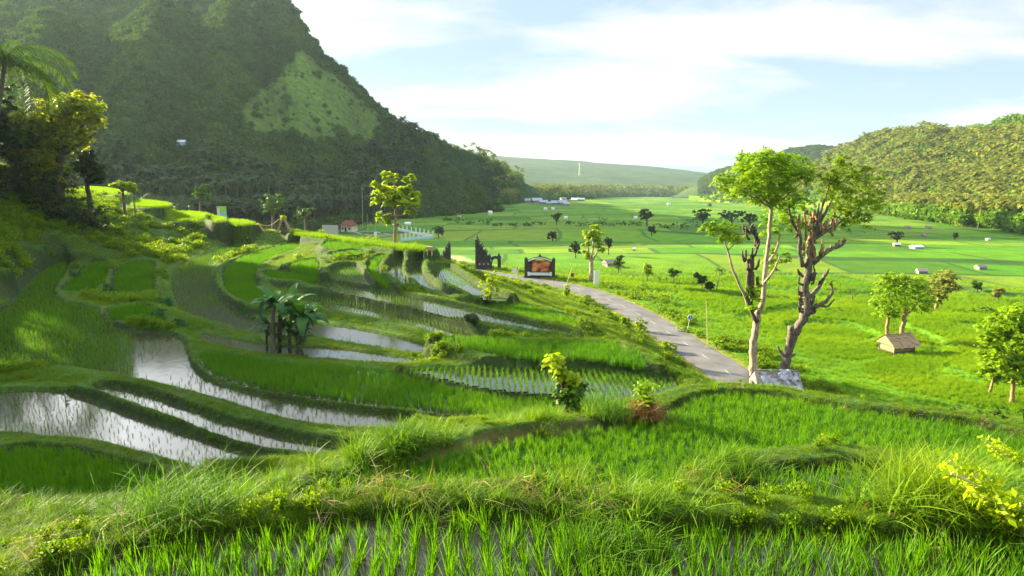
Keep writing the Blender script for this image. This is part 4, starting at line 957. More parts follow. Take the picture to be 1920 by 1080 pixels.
# ---- huts
def hut(name, label, base_px, wpx, hpx, Y, roofm, group=None, sheet=False, rz=0.0, open_=True):
    b = place(*base_px, Y); k = mpp(b); w = wpx*k; h = hpx*k; d = w*.75; root = empty(name, b, rz, label, 'hut', group)
    p_ = MB()
    for sx in (-1, 1):
        for sy in (-1, 1):
            q = MB(); q.tube([(sx*w*.40, sy*d*.40, -.2), (sx*w*.40, sy*d*.40, h*.62)], .07, 6); q.build('post', M['bark'], root)
    f = MB(); f.box((0, 0, h*.22), (w*.86, d*.86, .12)); f.build('platform', M['bark'], root)
    if not open_:
        f = MB(); f.box((0, d*.02, h*.40), (w*.8, d*.78, h*.36)); f.build('wall', M['thatch'], root)
    r_ = MB(); n = 15
    for sy in (-1, 1):                      # shaggy thatch laid in courses
        for i in range(6):
            t0 = i/6; y0 = sy*d*.58*(1-t0); z0 = h*.50+h*.48*t0; y1 = sy*d*.58*(1-t0-.24); z1 = h*.50+h*.48*(t0+.24)
            for j in range(n):
                x0 = -w*.54+w*1.08*j/n; jz = random.uniform(-.05, .05); jl = random.uniform(0, .10)
                r_.add([(x0, y0*(1+jl), z0-jl*.6+jz+.02*i), (x0+w*1.08/n*1.05, y0*(1+jl*.7), z0-jl*.5+jz+.02*i), (x0+w*1.08/n*1.05, y1, min(z1, h)+jz), (x0, y1, min(z1, h)+jz)], [(0, 1, 2, 3) if sy < 0 else (3, 2, 1, 0)])
    r_.add([(-w*.52, -d*.5, h*.55), (w*.52, -d*.5, h*.55), (w*.52, 0, h*.95), (-w*.52, 0, h*.95), (-w*.52, d*.5, h*.55), (w*.52, d*.5, h*.55)], [(0, 1, 2, 3), (3, 2, 5, 4)], [(0, 3, 4), (1, 5, 2)])
    rf = r_.build('roof', M[roofm], root)
    if sheet:
        s_ = MB(); nx, ny = 14, 7; V = []; 
        for j in range(ny):
            for i in range(nx):
                tx = i/(nx-1); ty = j/(ny-1); V.append((-w*.40+w*.9*tx+random.uniform(-.12, .12), -d*.60*(1-ty)*.98, h*(.49+.50*ty)+.14+random.uniform(-.04, .07)))
        Q = [(j*nx+i, j*nx+i+1, (j+1)*nx+i+1, (j+1)*nx+i) for j in range(ny-1) for i in range(nx-1) if float(fbm(np.array([i*.55]), np.array([j*.6]), 2, 5)[0]) < .56]
        s_.add(V, Q); s_.build('plastic_sheet', M['tarp'], root)
    return root
hut('field_hut', 'thatched hut half covered with grey plastic sheeting below the tall trees', (1452, 738), 74, 54, 58.5, 'thatch_grey', sheet=True, rz=R(-6))
hut('field_hut', 'tan thatched hut standing under the round-crowned twin trees', (1680, 664), 56, 40, None, 'thatch', rz=R(14), open_=False)

# ---- trees round the second hut and at the right edge
px_tree('round_tree', 'bright round-crowned tree with a forked pair of trunks behind the tan thatched hut', 'tree', (1690, 640), [([(1690, 640, 0), (1692, 615, 0), (1697, 590, 0), (1700, 570, 0)], [4.2, 3.8, 3.4, 2.6]), ([(1664, 638, .5), (1663, 612, .5), (1668, 590, .5), (1672, 565, .5)], [3.6, 3, 2.8, 2]), ([(1697, 592, 0), (1715, 575, 0), (1725, 555, 0)], [2.4, 1.8, 1.2])],
        [(1690, 552, 46, 40, 0, 2300), (1665, 575, 24, 24, 0, 700), (1664, 530, 22, 20, 0, 600), (1710, 535, 34, 24, 1, 900), (1728, 572, 22, 24, 1, 600), (1690, 522, 34, 14, 0, 600)], 'leaf_bright', 'bark_orange', .24, shell=.35)
px_tree('gum_tree', 'small olive-gold tree with dense oval crown behind the bright round one', 'tree', (1752, 584), [([(1752, 584, 0), (1757, 570, 0), (1763, 555, 0)], [3.4, 3, 2.4]), ([(1760, 562, 0), (1772, 552, 0), (1778, 540, 0)], [2, 1.6, 1.2])],
        [(1768, 532, 27, 26, 0, 1500), (1776, 518, 18, 14, 0, 500), (1755, 560, 22, 10, 0, 400), (1752, 545, 16, 10, 0, 260)], 'leaf_gum', 'bark_orange', .28, shell=.35)
px_tree('edge_tree', 'leafy tree with two thin reddish trunks cut by the right edge', 'tree', (1898, 742), [([(1898, 742, 0), (1900, 715, 0), (1903, 690, 0), (1908, 660, 0)], [3.6, 3.2, 3, 2]), ([(1856, 735, .4), (1862, 712, .4), (1868, 690, .4), (1880, 655, .4)], [2.6, 2.4, 2, 1.4]), ([(1903, 690, 0), (1930, 660, 0)], [2, 1])],
        [(1890, 615, 46, 30, 0, 1900), (1930, 600, 46, 34, 0, 1500), (1872, 665, 36, 24, 0, 1100), (1925, 665, 40, 28, 0, 1100), (1858, 640, 22, 22, 0, 400), (1905, 590, 34, 14, 0, 600), (1880, 690, 34, 20, 0, 800), (1925, 700, 30, 22, 0, 800), (1855, 700, 20, 14, 0, 300)], 'leaf_bright', 'bark_orange', .22, Y=57, upb=.8, aspect=2, shell=.45)
# ---- trees by the plateau and the road
px_tree('plateau_tree', 'yellow-leaved tree with layered crown standing alone on the plateau edge', 'tree', (741, 461), [([(741, 461, 0), (740, 440, 0), (742, 415, 0), (741, 385, 0), (740, 350, 0), (738, 335, 0)], [3.6, 2.8, 2.4, 2.2, 1.6, .8])] + limbs(741, 385, [(710, 365, -1), (772, 372, 1), (765, 350, 0), (718, 345, 0)], 1.3, .5) + limbs(741, 405, [(715, 398, 0), (770, 396, 0)], 1.1, .5),
        [(740, 362, 38, 14, 0, 620), (712, 350, 18, 12, -1, 220), (770, 358, 18, 12, 1, 220), (735, 333, 14, 8, 0, 120), (768, 333, 15, 6, 0, 110), (722, 325, 7, 4, 0, 40), (742, 378, 40, 9, 0, 320), (775, 378, 10, 12, 0, 90), (722, 405, 16, 8, 0, 130), (765, 398, 18, 6, 0, 120), (735, 418, 14, 8, 0, 100), (708, 372, 12, 8, 0, 60)], 'leaf_yellow', 'bark_orange', .55, Y=92, shell=.5)
px_tree('roadside_tree', 'bright yellow-green tree with pale forking trunk beside the white billboard', 'tree', (1108, 532), [([(1108, 532, 0), (1109, 515, 0), (1109, 495, 0), (1108, 485, 0)], [4.6, 4.2, 3.8, 3]), ([(1108, 490, 0), (1103, 470, 0), (1102, 445, 0)], [2.4, 1.8, 1]), ([(1110, 490, 0), (1118, 475, 0), (1124, 460, 0)], [2.2, 1.6, .8]), ([(1109, 485, 0), (1112, 462, 0), (1112, 440, 0)], [1.8, 1.4, .8])],
        [(1112, 438, 16, 18, 0, 520), (1098, 434, 10, 8, 0, 150), (1100, 455, 9, 12, 0, 180), (1122, 455, 12, 14, 0, 260), (1102, 478, 10, 8, 0, 140), (1118, 425, 9, 8, 0, 120), (1126, 470, 8, 8, 0, 90), (1094, 470, 6, 4, 0, 40)], 'leaf_yellow', 'bark_pale', .5, shell=.5)
def small_tree(label, base, w, h, leaf='leaf_dark', bark='bark', trunk=.35, n=420, size=None, Y=None, group=None, name='field_tree', lean=0, blobs=None):
    u, v = base; tw = max(1.2, w*.05); b = place(u, v, Y); k = mpp(b)
    st = [([(u, v, 0), (u+lean*.5, v-h*trunk, 0), (u+lean, v-h*.62, 0)], [tw, tw*.8, tw*.5])] + limbs(u+lean*.5, v-h*trunk, [(u-w*.22, v-h*.62, -.5), (u+w*.24, v-h*.66, .5)], tw*.6, tw*.3)
    if blobs is None:
        cw = w/2; ch = h*(1-trunk)/2; cv = v-h*trunk-ch
        rb = random.Random(int(u*31+v)); blobs = [(u+lean, cv, cw*.62, ch*.62, 0, n)] + [(u+lean+rb.uniform(-.75, .75)*cw, cv+rb.uniform(-.75, .65)*ch, cw*rb.uniform(.28, .5), ch*rb.uniform(.25, .5), rb.uniform(-.5, .5), n//4) for _ in range(7)]
        blobs0 = [(u+lean, cv, cw*.8, ch*.85, 0, n), (u+lean-cw*.42, cv+ch*.2, cw*.5, ch*.55, 0, n//3), (u+lean+cw*.45, cv-ch*.05, cw*.5, ch*.6, 0, n//3), (u+lean, cv-ch*.5, cw*.55, ch*.45, 0, n//4)]
    return px_tree(name, label, 'tree', base, st, blobs, leaf, bark, size or max(.35, k*2.6), Y, group, shell=.45)
ST = [
 ('dark forked little tree standing alone in the mid fields left of the roadside tree', (1036, 452), 26, 20, 'leaf_dark'),
 ('dark round tree just left of the yellow-green roadside tree', (1079, 484), 26, 32, 'leaf_dark'),
 ('dark tree just behind the right side of the yellow-green roadside tree', (1141, 478), 22, 33, 'leaf_dark'),
 ('largest dark tree on the stream line in the middle of the fields', (1213, 424), 36, 36, 'leaf_dark'),
 ('small dark tree just below the largest stream-side tree', (1222, 442), 18, 20, 'leaf_dark'),
 ('pale sparse tree with drooping crown beside a white hut on the stream line', (1043, 422), 18, 25, 'leaf_mid'),
 ('thin yellow-green sapling near the bend of the field path', (1213, 530), 20, 38, 'leaf_yellow'),
 ('dark shrubby tree beside a brush heap below the roadside', (1263, 531), 24, 32, 'leaf_mid'),
 ('dark conical tree left of the field palm', (1316, 545), 26, 36, 'leaf_dark'),
 ('smaller dark tree touching the conical one', (1331, 547), 15, 22, 'leaf_dark'),
 ('dark spreading tree over a small pink-roofed hut in the right fields', (1682, 461), 36, 30, 'leaf_dark'),
 ('slim leafy tree beside the grey thatched hut by the road', (1159, 516), 22, 42, 'leaf_mid'),
 ('tiny dark tree on a bund in the far right fields', (1790, 450), 12, 14, 'leaf_dark'),
 ('tiny pale forked tree in the right fields above the leafy edge tree', (1832, 548), 16, 22, 'leaf_mid'),
 ('brownish bare tree above the scrub at the right', (1872, 566), 24, 30, 'leaf_gum'),
 ('wide dark tree in the clump left of the tall pale trunk', (1318, 424), 44, 34, 'leaf_dark'),
 ('broad dark tree at the centre of the clump behind the tall pale trunk', (1372, 428), 52, 38, 'leaf_dark'),
 ('low dark tree at the right of the clump behind the tall pale trunk', (1406, 428), 40, 32, 'leaf_dark'),
 ('dark bushy tree standing at the end of the white railed ramp', (822, 447), 22, 24, 'leaf_dark'),
 ('green tree above the white banner on the left ridge', (376, 398), 44, 56, 'leaf_mid'),
 ('pale flat-topped tree left of the pitched thatch shelter', (512, 424), 60, 62, 'leaf_mid'),
 ('pale scrawny tree among dark shrubs left of the grey board', (572, 418), 40, 34, 'leaf_mid'),
 ('lone wind-bent tree on the falling mountain skyline', (0, 0), 0, 0, None),
]
for lab, bp, w_, h_, lf in ST:
    if lf: small_tree(lab, bp, w_, h_, lf, trunk=.3 if h_ > 24 else .22, Y={376: 150, 512: 150, 572: 190}.get(bp[0]))
# skyline trees on the mountain
def on_surface(u, v, zf, t0, t1):
    d = raydir(float(u), float(v)); d = d/np.hypot(d[0], d[1]); t = np.linspace(t0, t1, 3000); g = zf(d[0]*t, d[1]*t); k = np.argmax(d[2]*t < g)
    if k == 0: k = np.argmin(np.abs(d[2]*t-g))
    return np.array([d[0]*t[k], d[1]*t[k], g[k]])
def hill_tree(label, u, v, w, h, zf, leaf, t0=300, t1=800):
    b = on_surface(u, v, zf, t0, t1); k = mpp(b); root = empty('skyline_tree', b, 0, label, 'tree')
    t_ = MB(); t_.tube([(0, 0, -1), (0, 0, h*k*.4), (.3, 0, h*k*.7)], [.4, .3, .2], 5); t_.build('trunk', M['bark'], root)
    c_ = MB()
    for s_ in range(3):
        V, Q, ti = leaf_cloud(110, (w*k*.33, w*k*.33, h*k*.25), 1.3, s_+int(u)); c_.add(V+np.array([(s_-1)*w*k*.28, 0, h*k*(.62+.12*(s_ == 1))]), Q, tint=ti)
    c_.build('crown', M[leaf], root)
hill_tree('rounded tree standing out on the falling mountain skyline', 812, 266, 24, 18, mount_z, 'leaf_dark')
hill_tree('smaller tree just left of the rounded one on the mountain skyline', 797, 256, 14, 13, mount_z, 'leaf_dark')
hill_tree('ragged tree jutting from the steep upper mountain edge', 552, 36, 26, 22, mount_z, 'leaf_dark')

# ---- shrubs
def shrub(label, u, v, w, h, leaf='leaf_mid', Y=None, n=260, group=None, name='shrub', size=None, cat='shrub'):
    b = place(u, v, Y); k = mpp(b); m_ = MB(); r = random.Random(int(u*13+v))
    nb = 3 if w > 12 else 2
    for i in range(nb):
        ox = (i-(nb-1)/2)*w*k*.30; V, Q, ti = clustered(n//nb, (w*k*.38, w*k*.32, h*k*.48), size or max(.2, k*2.2), int(u*3+v*5+i), shell=.45); m_.add(V+np.array([ox, r.uniform(-.2, .2)*w*k, h*k*.46*r.uniform(.8, 1.05)]), Q, tint=ti)
    st = MB()
    for i in range(4):
        st.tube([(0, 0, -.15), (r.uniform(-.2, .2)*w*k, r.uniform(-.1, .1)*w*k, h*k*.6)], [max(.03, .012*w*k), .02], 4)
    root = empty(name, b, 0, label, cat, group)
    m_.build('foliage', M[leaf], root); st.build('stem', M['bark'], root); return root
SH = [('tall narrow yellow-green shrub standing on the sunlit lower terrace', 919, 572, 30, 66, 'leaf_yellow'),
 ('dark little shrub at the edge of shade on the sunlit terrace', 885, 603, 16, 20, 'leaf_dark'),
 ('upright clipped shrub on the near road edge at the start of the bend', 1062, 556, 12, 28, 'leaf_yellow'),
 ('small pointed shrub on the near road edge below the bend', 1100, 566, 13, 18, 'leaf_bright'),
 ('slim leaning shrub on the near road edge left of the fat one', 1172, 618, 15, 34, 'leaf_bright'),
 ('fat upright shrub on the near road edge', 1200, 622, 20, 32, 'leaf_yellow'),
 ('leaning rounded shrub at the low end of the near road edge', 1252, 660, 24, 24, 'leaf_yellow'),
 ('rounded yellow bush below the wall foot of the pond terrace', 832, 452, 34, 17, 'leaf_yellow'),
 ('low green bush left of the rounded yellow one', 805, 454, 22, 12, 'leaf_mid')]
SH[7] = ('rounded yellow bush beside the pale paths left of the plateau tree', 690, 456, 36, 17, 'leaf_yellow'); SH[8] = ('low green bush left of the rounded yellow one by the pale paths', 664, 452, 26, 12, 'leaf_mid')
for a in SH: shrub(a[0], *a[1:5], leaf=a[5], Y={690: 104, 664: 108}.get(a[1]), n=900)
for (u, v, w_, h_) in [(1140, 538, 30, 18), (1163, 546, 26, 22), (1190, 560, 30, 24), (1218, 566, 34, 34), (1236, 585, 30, 26), (1205, 545, 26, 20), (1262, 600, 26, 20), (1284, 622, 22, 16), (1310, 632, 22, 20), (1346, 655, 30, 22), (1362, 640, 22, 16), (1250, 560, 24, 14)]:
    shrub('leafy sunlit bush in the thicket along the far side of the road', u, v, w_, h_, 'leaf_bright', n=260, group='bushes in the roadside thicket')
sx = [(860, 418, 22, 16), (880, 421, 14, 9), (912, 421, 22, 19), (932, 424, 20, 8), (962, 423, 18, 7), (990, 424, 20, 8), (1010, 422, 22, 9), (1068, 421, 16, 9), (1094, 424, 30, 14), (1120, 423, 20, 10), (1130, 421, 14, 17), (1152, 424, 26, 9), (1172, 424, 24, 14), (1192, 423, 20, 10), (1240, 427, 24, 9), (1262, 428, 24, 12), (1283, 430, 20, 14), (1298, 426, 24, 22), (840, 414, 14, 10), (1340, 430, 26, 14)]
for (u, v, w_, h_) in sx: shrub('dark shrub in the row following the stream across the fields', u, v, w_, h_, 'leaf_dark', n=150, group='shrubs along the stream')
for (u, v, w_, h_) in [(1540, 745, 60, 30), (1590, 742, 50, 34), (1640, 748, 56, 36), (1700, 752, 60, 44), (1760, 756, 56, 40), (1812, 758, 60, 46), (1560, 730, 40, 22), (1862, 764, 60, 48), (1925, 770, 50, 46)]:
    shrub('shaded leafy shrub at the foot of the foreground slope', u, v, w_, h_, 'leaf_mid', Y=52, n=520, group='shrubs below the foreground slope')
for (u, v, w_, h_) in [(1712, 586, 40, 9), (1790, 588, 36, 12), (1830, 588, 34, 16), (1862, 590, 30, 18), (1895, 590, 28, 18), (1560, 585, 40, 10), (1620, 590, 40, 11), (1450, 560, 40, 10), (1380, 556, 30, 12), (1266, 536, 26, 9), (1240, 527, 26, 8)]:
    shrub('low shrub on the bank dividing the bright near fields from the fields beyond', u, v, w_, h_, 'leaf_mid', n=160, group='shrubs on the field bank')
for (u, v, w_, h_) in [(225, 362, 40, 26), (183, 356, 26, 10)]:
    pass
small_tree('rounded lime-green bush-tree on the topmost left terrace', (230, 366), 48, 30, 'leaf_yellow', trunk=.2, Y=112, n=500)
small_tree('tiny bright tree right of the lime-green bush-tree on the topmost left terrace', (250, 366), 12, 16, 'leaf_yellow', trunk=.4, Y=112, n=120)
shrub('first of two upright lime shrubs at the end of the bright ledge', 461, 418, 9, 14, 'leaf_yellow', Y=116, n=160)
shrub('upright lime shrub at the very end of the bright ledge beside the rope', 476, 418, 9, 15, 'leaf_yellow', Y=116, n=160)
for (u, v, w_, h_, lf) in [(480, 405, 40, 34, 'leaf_dark'), (445, 404, 36, 30, 'leaf_dark'), (600, 428, 50, 22, 'leaf_dark'), (560, 430, 44, 20, 'leaf_mid'), (640, 412, 40, 18, 'leaf_dark'), (700, 420, 30, 12, 'leaf_dark'), (340, 398, 50, 34, 'leaf_dark'), (300, 384, 50, 32, 'leaf_dark')]:
    shrub('dark shrub in the thicket behind the bright ledges', u, v, w_, h_, lf, Y=150 if u < 520 else 215, n=420, group='shrubs behind the bright ledges')
for (u, v, w_, h_) in [(300, 598, 22, 26), (312, 570, 26, 20), (335, 606, 20, 12), (205, 548, 22, 20), (140, 520, 20, 18)]:
    shrub('blue-green bush growing on the terrace bund', u, v, w_, h_, 'banana_leaf', n=300, group='bushes on the terrace bunds')

# ---- saplings in the foreground
px_tree('sapling', 'young tree with leafy top tufts on the dark bushy trunk right of the row-planted paddy', 'sapling', (1064, 776), [([(1064, 776, 0), (1058, 750, 0), (1052, 715, 0), (1045, 690, 0)], [3.2, 2.8, 2.2, 1.6]), ([(1050, 700, 0), (1060, 680, 0), (1068, 655, 0)], [1.6, 1.2, .7])],
        [(1038, 672, 16, 9, 0, 150), (1050, 700, 13, 12, 0, 130), (1070, 705, 12, 12, 0, 110)], 'leaf_yellow', 'bark_dark', .15, shell=.6)
px_tree('sapling', 'dense dark young bush wrapped round the sapling with leafy top tufts', 'sapling', (1070, 774), [([(1070, 774, .1), (1072, 740, .1)], [2, 1])], [(1066, 735, 22, 30, .1, 950), (1080, 725, 16, 18, .1, 400)], 'leaf_mid', 'bark_dark', .15, shell=.55)
b = place(1210, 782); k = mpp(b); root = empty('palm_sprout', b, 0, 'stumpy young palm with a skirt of brown dead fronds and a green top', 'palm')
m_ = MB(); m_.tube([(0, 0, -.1), (0, 0, 40*k)], [6*k, 3*k], 7); m_.build('trunk', M['bark_dark'], root)
m_ = MB(); V, Q, T, ti = blades(420, 30*k, .016, 9*k, 1.3, seg=4, curl=1.2, hv=.6, seed=5); m_.add(V+np.array([0, 0, 4*k]), Q, T, ti); V, Q, T, ti = blades(260, 26*k, .016, 10*k, .9, seg=4, curl=1.2, seed=6); m_.add(V*np.array([1, 1, -1.0])+np.array([0, 0, 30*k]), Q, T, ti); m_.build('dead_fronds', M['dry'], root)
m_ = MB(); V, Q, ti = clustered(320, (15*k, 13*k, 20*k), .10, 9); m_.add(V+np.array([-4*k, 0, 52*k]), Q, tint=ti); m_.build('crown', M['leaf_bright'], root)
# yellow-leaved climber at the right edge
for (u, v, lab) in [(1898, 985, 'yellow-leaved shrub reaching in from the lower right edge'), (1905, 880, 'upper yellow-leaved shrub behind the big lit grass clump at the right edge')]:
    b = place(u+20, v+20); k = mpp(b); root = empty('leafy_shrub', b, 0, lab, 'shrub'); m_ = MB(); c_ = MB(); r = np.random.default_rng(int(v))
    for i in range(16):
        a = r.uniform(2.2, 4.2); L = r.uniform(.5, 1.0); P = spline([(0, 0, 0), (math.cos(a)*L*.4, math.sin(a)*L*.3, L*.5), (math.cos(a)*L*.9, math.sin(a)*L*.6, L*.75)], 4); m_.tube(P, .012, 5)
        for p_ in P[3:]:
            for q_ in range(9):
                V, Q, ti = leaf_cloud(1, (.08, .08, .08), .055, int(r.integers(1e6)), aspect=1.7); c_.add(V+p_+r.normal(0, .06, 3), Q, tint=float(r.random()))
    m_.build('stem', M['bamboo'], root); c_.build('foliage', M['leaf_yellow'], root)

# ---- grass clumps big enough to pick out
def clump(label, u, v, n, h, spread, mat, seed, w=.016):
    b = place(u, v); V, Q, T, ti = blades(n, h, w, spread, .8, seg=5, curl=1.0, hv=.5, seed=seed); m_ = MB(); m_.add(V, Q, T, ti); o = m_.build('grass_clump', mat, None, b); tag(o, label, 'grass clump')
M['clump_y'] = leafmat('clump_bright', (.10, .20, .008), (.28, .38, .018), .45); M['clump_g'] = leafmat('clump_green', (.035, .11, .008), (.12, .25, .014), .40)
clump('huge fountain of sunlit grass at the right foreground', 1745, 945, 1100, .85, .26, M['clump_y'], 61, .012)
clump('dark green grass tussock left of centre above the rice', 755, 838, 900, .85, .26, M['clump_g'], 62)
clump('sunlit grass mound in the middle foreground', 1075, 890, 900, .34, .26, M['clump_y'], 63, .009)
clump('tussock of long green grass at the bottom centre-right', 1130, 1050, 520, .62, .20, M['clump_g'], 64, .011)
clump('grass tussock above the small wet paddy at lower right', 1395, 905, 520, .58, .22, M['clump_g'], 65, .011)
clump('tussock of blue-green grass on the left bank above the bottom paddy', 330, 960, 620, .62, .32, M['clump_g'], 66, .011)
clump('tufted grass right of the bushy sapling', 1140, 775, 420, .7, .30, M['clump_g'], 67)

# ---- banana plants
b = place(540, 658); k = mpp(b); root = empty('banana_plant', b, 0, 'clump of banana plants with broad blue-green leaves beside the flooded paddies', 'banana plant')
stems = [((512, 655), (510, 620), (514, 578), 4.6), ((523, 657), (524, 620), (527, 575), 4.6), ((543, 657), (543, 625), (545, 585), 3.8), ((555, 655), (561, 630), (568, 596), 3.6), ((562, 652), (572, 630), (580, 600), 2.6), ((500, 650), (500, 630), (503, 610), 2.4)]
tops = []
for i, (p0, p1, p2, rr_) in enumerate(stems):
    P = bend([(p0[0], p0[1], (i % 3-1)*.6), (p1[0], p1[1], (i % 3-1)*.6), (p2[0], p2[1], (i % 3-1)*.6)], b); P[0][2] = -.1; s_ = MB(); s_.tube(spline(P, 4), np.linspace(rr_, rr_*.7, 9)*k, 8, .08); s_.build('stem', M['bark_dark' if i % 2 else 'palm_trunk'], root, smooth=True); tops.append(P[-1])
def banana_leaf(p, a, el, L, wd, droop, name='leaf'):
    n = 9; V = []; Q = []; d = np.array([math.cos(a), math.sin(a), 0]); s = np.array([-d[1], d[0], 0]); q = p.copy(); e_ = el
    for i in range(n+1):
        t_ = i/n; w = wd*min(1, (t_*3.2)**.8)*(1-max(0, t_-.55)**1.6*2.6) if t_ > .12 else .03; w = max(w, .02)
        fold = .30*w; up = np.array([0, 0, 1.])
        V += [q+s*w+up*fold, q, q-s*w+up*fold]
        if i: k0 = 3*(i-1); Q += [(k0, k0+3, k0+4, k0+1), (k0+1, k0+4, k0+5, k0+2)]
        q = q + (d*math.cos(e_)+up*math.sin(e_))*L/n; e_ -= droop/n*(.5+1.2*t_)
    m_ = MB(); m_.add(V, Q, tint=float(rng.random())); m_.build(name, M['banana_leaf'], root, smooth=True)
for i, tp in enumerate(tops):
    nl = 11 if i < 4 else 7
    for j in range(nl):
        a = j*2*math.pi/nl + i*.9 + rng.normal(0, .25); banana_leaf(tp, a, rng.uniform(-.1, 1.4), rng.uniform(1.6, 2.8)*(1 if i < 4 else .65), rng.uniform(.24, .38), rng.uniform(1.1, 2.5))
for j in range(54): banana_leaf(np.array([rng.uniform(-1.2, 1.3), rng.uniform(-.5, .5), rng.uniform(.1, 1.9)]), rng.uniform(0, 6.28), rng.uniform(.5, 1.45), rng.uniform(.8, 1.9), rng.uniform(.12, .26), rng.uniform(1.0, 2.3))
# small banana-like plant on the left bank
b = place(462, 462); k = mpp(b); root = empty('banana_plant', b, 0, 'single small star-shaped banana plant on the bank below the bright ledges', 'banana plant')
s_ = MB(); s_.tube([(0, 0, -.1), (0, 0, 8*k)], [.16, .12], 6); s_.build('stem', M['palm_trunk'], root)
for j in range(9): banana_leaf(np.array([0, 0, 8*k]), j*.7, rng.uniform(.2, 1.3), 1.9, .2, 1.2)

# ---- palms
def palm(label, base, crown, L, nf, Y, name='coconut_palm', group=None, bark='palm_trunk', leaf='palm_leaf', tr=3.0):
    b = place(*base, Y); k = mpp(b); root = empty(name, b, 0, label, 'palm', group); c = bend([(crown[0], crown[1], 0)], b)[0]
    m_ = MB(); m_.tube(spline([(0, 0, -.2), c*.5+np.array([.02*c[2], 0, 0]), c], 5), np.linspace(tr*1.2, tr*.7, 11)*k, 7, .1); m_.build('trunk', M[bark], root, smooth=True)
    r = np.random.default_rng(int(crown[0]))
    for i in range(nf):
        a = i*2*math.pi/nf+r.normal(0, .15); d = np.array([math.cos(a), math.sin(a), 0]); s = np.array([-d[1], d[0], 0]); p = c.copy(); e_ = r.uniform(-.2, 1.3); N = 14; P = [p.copy()]; f = MB(); tv = r.random()
        for j in range(N):
            p = p+(d*math.cos(e_)+np.array([0, 0, math.sin(e_)]))*L*k/N; e_ -= r.uniform(.10, .19); P.append(p.copy())
        f.tube(P, np.linspace(.05, .015, len(P)), 4, tint=tv)
        for j in range(2, N*2+1):
            t_ = j/(2*N); q = P[int(t_*N)]*(1-(t_*N) % 1) + P[min(N, int(t_*N)+1)]*((t_*N) % 1) if t_ < 1 else P[-1]; ll = L*k*.24*math.sin(math.pi*min(1, t_*.86+.12))**.7
            for sg in (-1, 1):
                tip = q + s*sg*ll*.8 + d*ll*.45 - np.array([0, 0, ll*r.uniform(.3, .8)]); wd = d*.055*L*k/4.5
                f.add([q-wd, q+wd, tip+wd*.3, tip-wd*.3], [(0, 1, 2, 3)], tint=tv*.7+.3*r.random())
        f.build('frond', M[leaf], root)
    return root
palm('tall coconut palm with arching fronds at the upper left corner', (-40, 380), (10, 112), 135, 24, 88, tr=5)
palm('small palm in the fields right of the dark conical tree', (1342, 548), (1350, 507), 12, 12, None, tr=.9)
palm('short dark palm at the edge of the bright near fields', (1597, 568), (1597, 545), 11, 11, None, tr=.9)
PL = [(246, 330, 300, 13), (590, 396, 345, 15), (456, 372, 325, 15), (420, 366, 318, 14), (500, 378, 330, 14), (540, 380, 322, 14), (675, 380, 330, 14), (640, 384, 336, 13), (335, 360, 318, 14), (370, 366, 326, 13), (560, 376, 312, 13), (610, 380, 322, 12), (480, 366, 306, 13), (295, 350, 306, 13), (440, 352, 300, 12), (715, 384, 345, 12), (270, 352, 322, 12), (390, 350, 304, 12), (520, 362, 300, 12), (655, 372, 316, 12)]
src = None
for i, (u, vb, vc, L) in enumerate(PL):
    d = float(np.interp(float(az_el(u, vb)[0]), MT['a'], MT['f']))*.93; p0 = at_y(float(u), float(vc), d*math.cos(math.radians(float(az_el(u, vb)[0]))))
    zb = max(float(plain(np.array([p0[0]]), np.array([p0[1]]))[0]), float(mount_z(np.array([p0[0]]), np.array([p0[1]]))[0])) - .5; H = p0[2]-zb
    if H < 6: H = 8 + (i % 4)
    if H > 26: H = 20 + (i % 5)
    if src is None:
        rt = empty('grove_palm', (p0[0], p0[1], zb), 0); tb = MB(); tb.tube(spline([(0, 0, -.3), (.3, .1, 5), (0, 0, 10)], 4), np.linspace(.32, .2, 9), 6); t1 = tb.build('trunk', M['palm_trunk'], rt)
        V, Q, ti = palm_crown(15, 3.9, .8, 77, 8); cb = MB(); cb.add(V+np.array([0, 0, 10]), Q, tint=ti); c1 = cb.build('crown', M['leaf_dark'], rt); src = rt
    else:
        rt = src.copy(); COL.objects.link(rt)
        for ch in (t1, c1):
            c2 = ch.copy(); COL.objects.link(c2); c2.parent = rt
        rt.location = (p0[0], p0[1], zb)
    rt.scale = (1.45, 1.45, H/10); rt.rotation_euler = (0, 0, i*1.7); tag(rt, 'slender coconut palm standing clear of the dark grove at the mountain foot', 'palm', 'palms at the mountain foot')

# ---- trees on the left hill
px_tree('golden_tree', 'broad golden backlit tree overhanging the left terraces', 'tree', (110, 352), [([(110, 352, 0), (112, 310, 0), (118, 270, 0), (122, 240, 0)], [8, 7, 6, 4])] + limbs(115, 290, [(70, 240, 0), (165, 220, 0), (130, 200, 1), (90, 205, -1), (180, 250, 0)], 4, 1.5),
        [(150, 192, 38, 20, 0, 1600), (178, 222, 22, 20, 0, 900), (112, 212, 44, 34, 0, 2400), (70, 235, 48, 40, 0, 2400), (112, 262, 42, 32, 0, 2000), (60, 290, 48, 36, 0, 2000), (22, 230, 36, 36, 0, 1400), (92, 315, 36, 26, 0, 1200), (150, 250, 28, 24, 0, 900)], 'leaf_gold', 'bark_dark', .34, Y=98, shell=.5)
for (u, v, w_, h_, Y_) in [(20, 356, 90, 110, 94), (75, 356, 90, 90, 96), (125, 356, 80, 76, 95), (165, 356, 60, 60, 100), (-30, 360, 90, 120, 90), (50, 350, 80, 120, 100), (100, 350, 80, 100, 102)]:
    shrub('dark leafy shrub crowded round the trunks of the left hillside trees', u, v, w_, h_, 'leaf_dark', Y=Y_, n=1500, group='shrubs under the left hillside trees', size=.4)
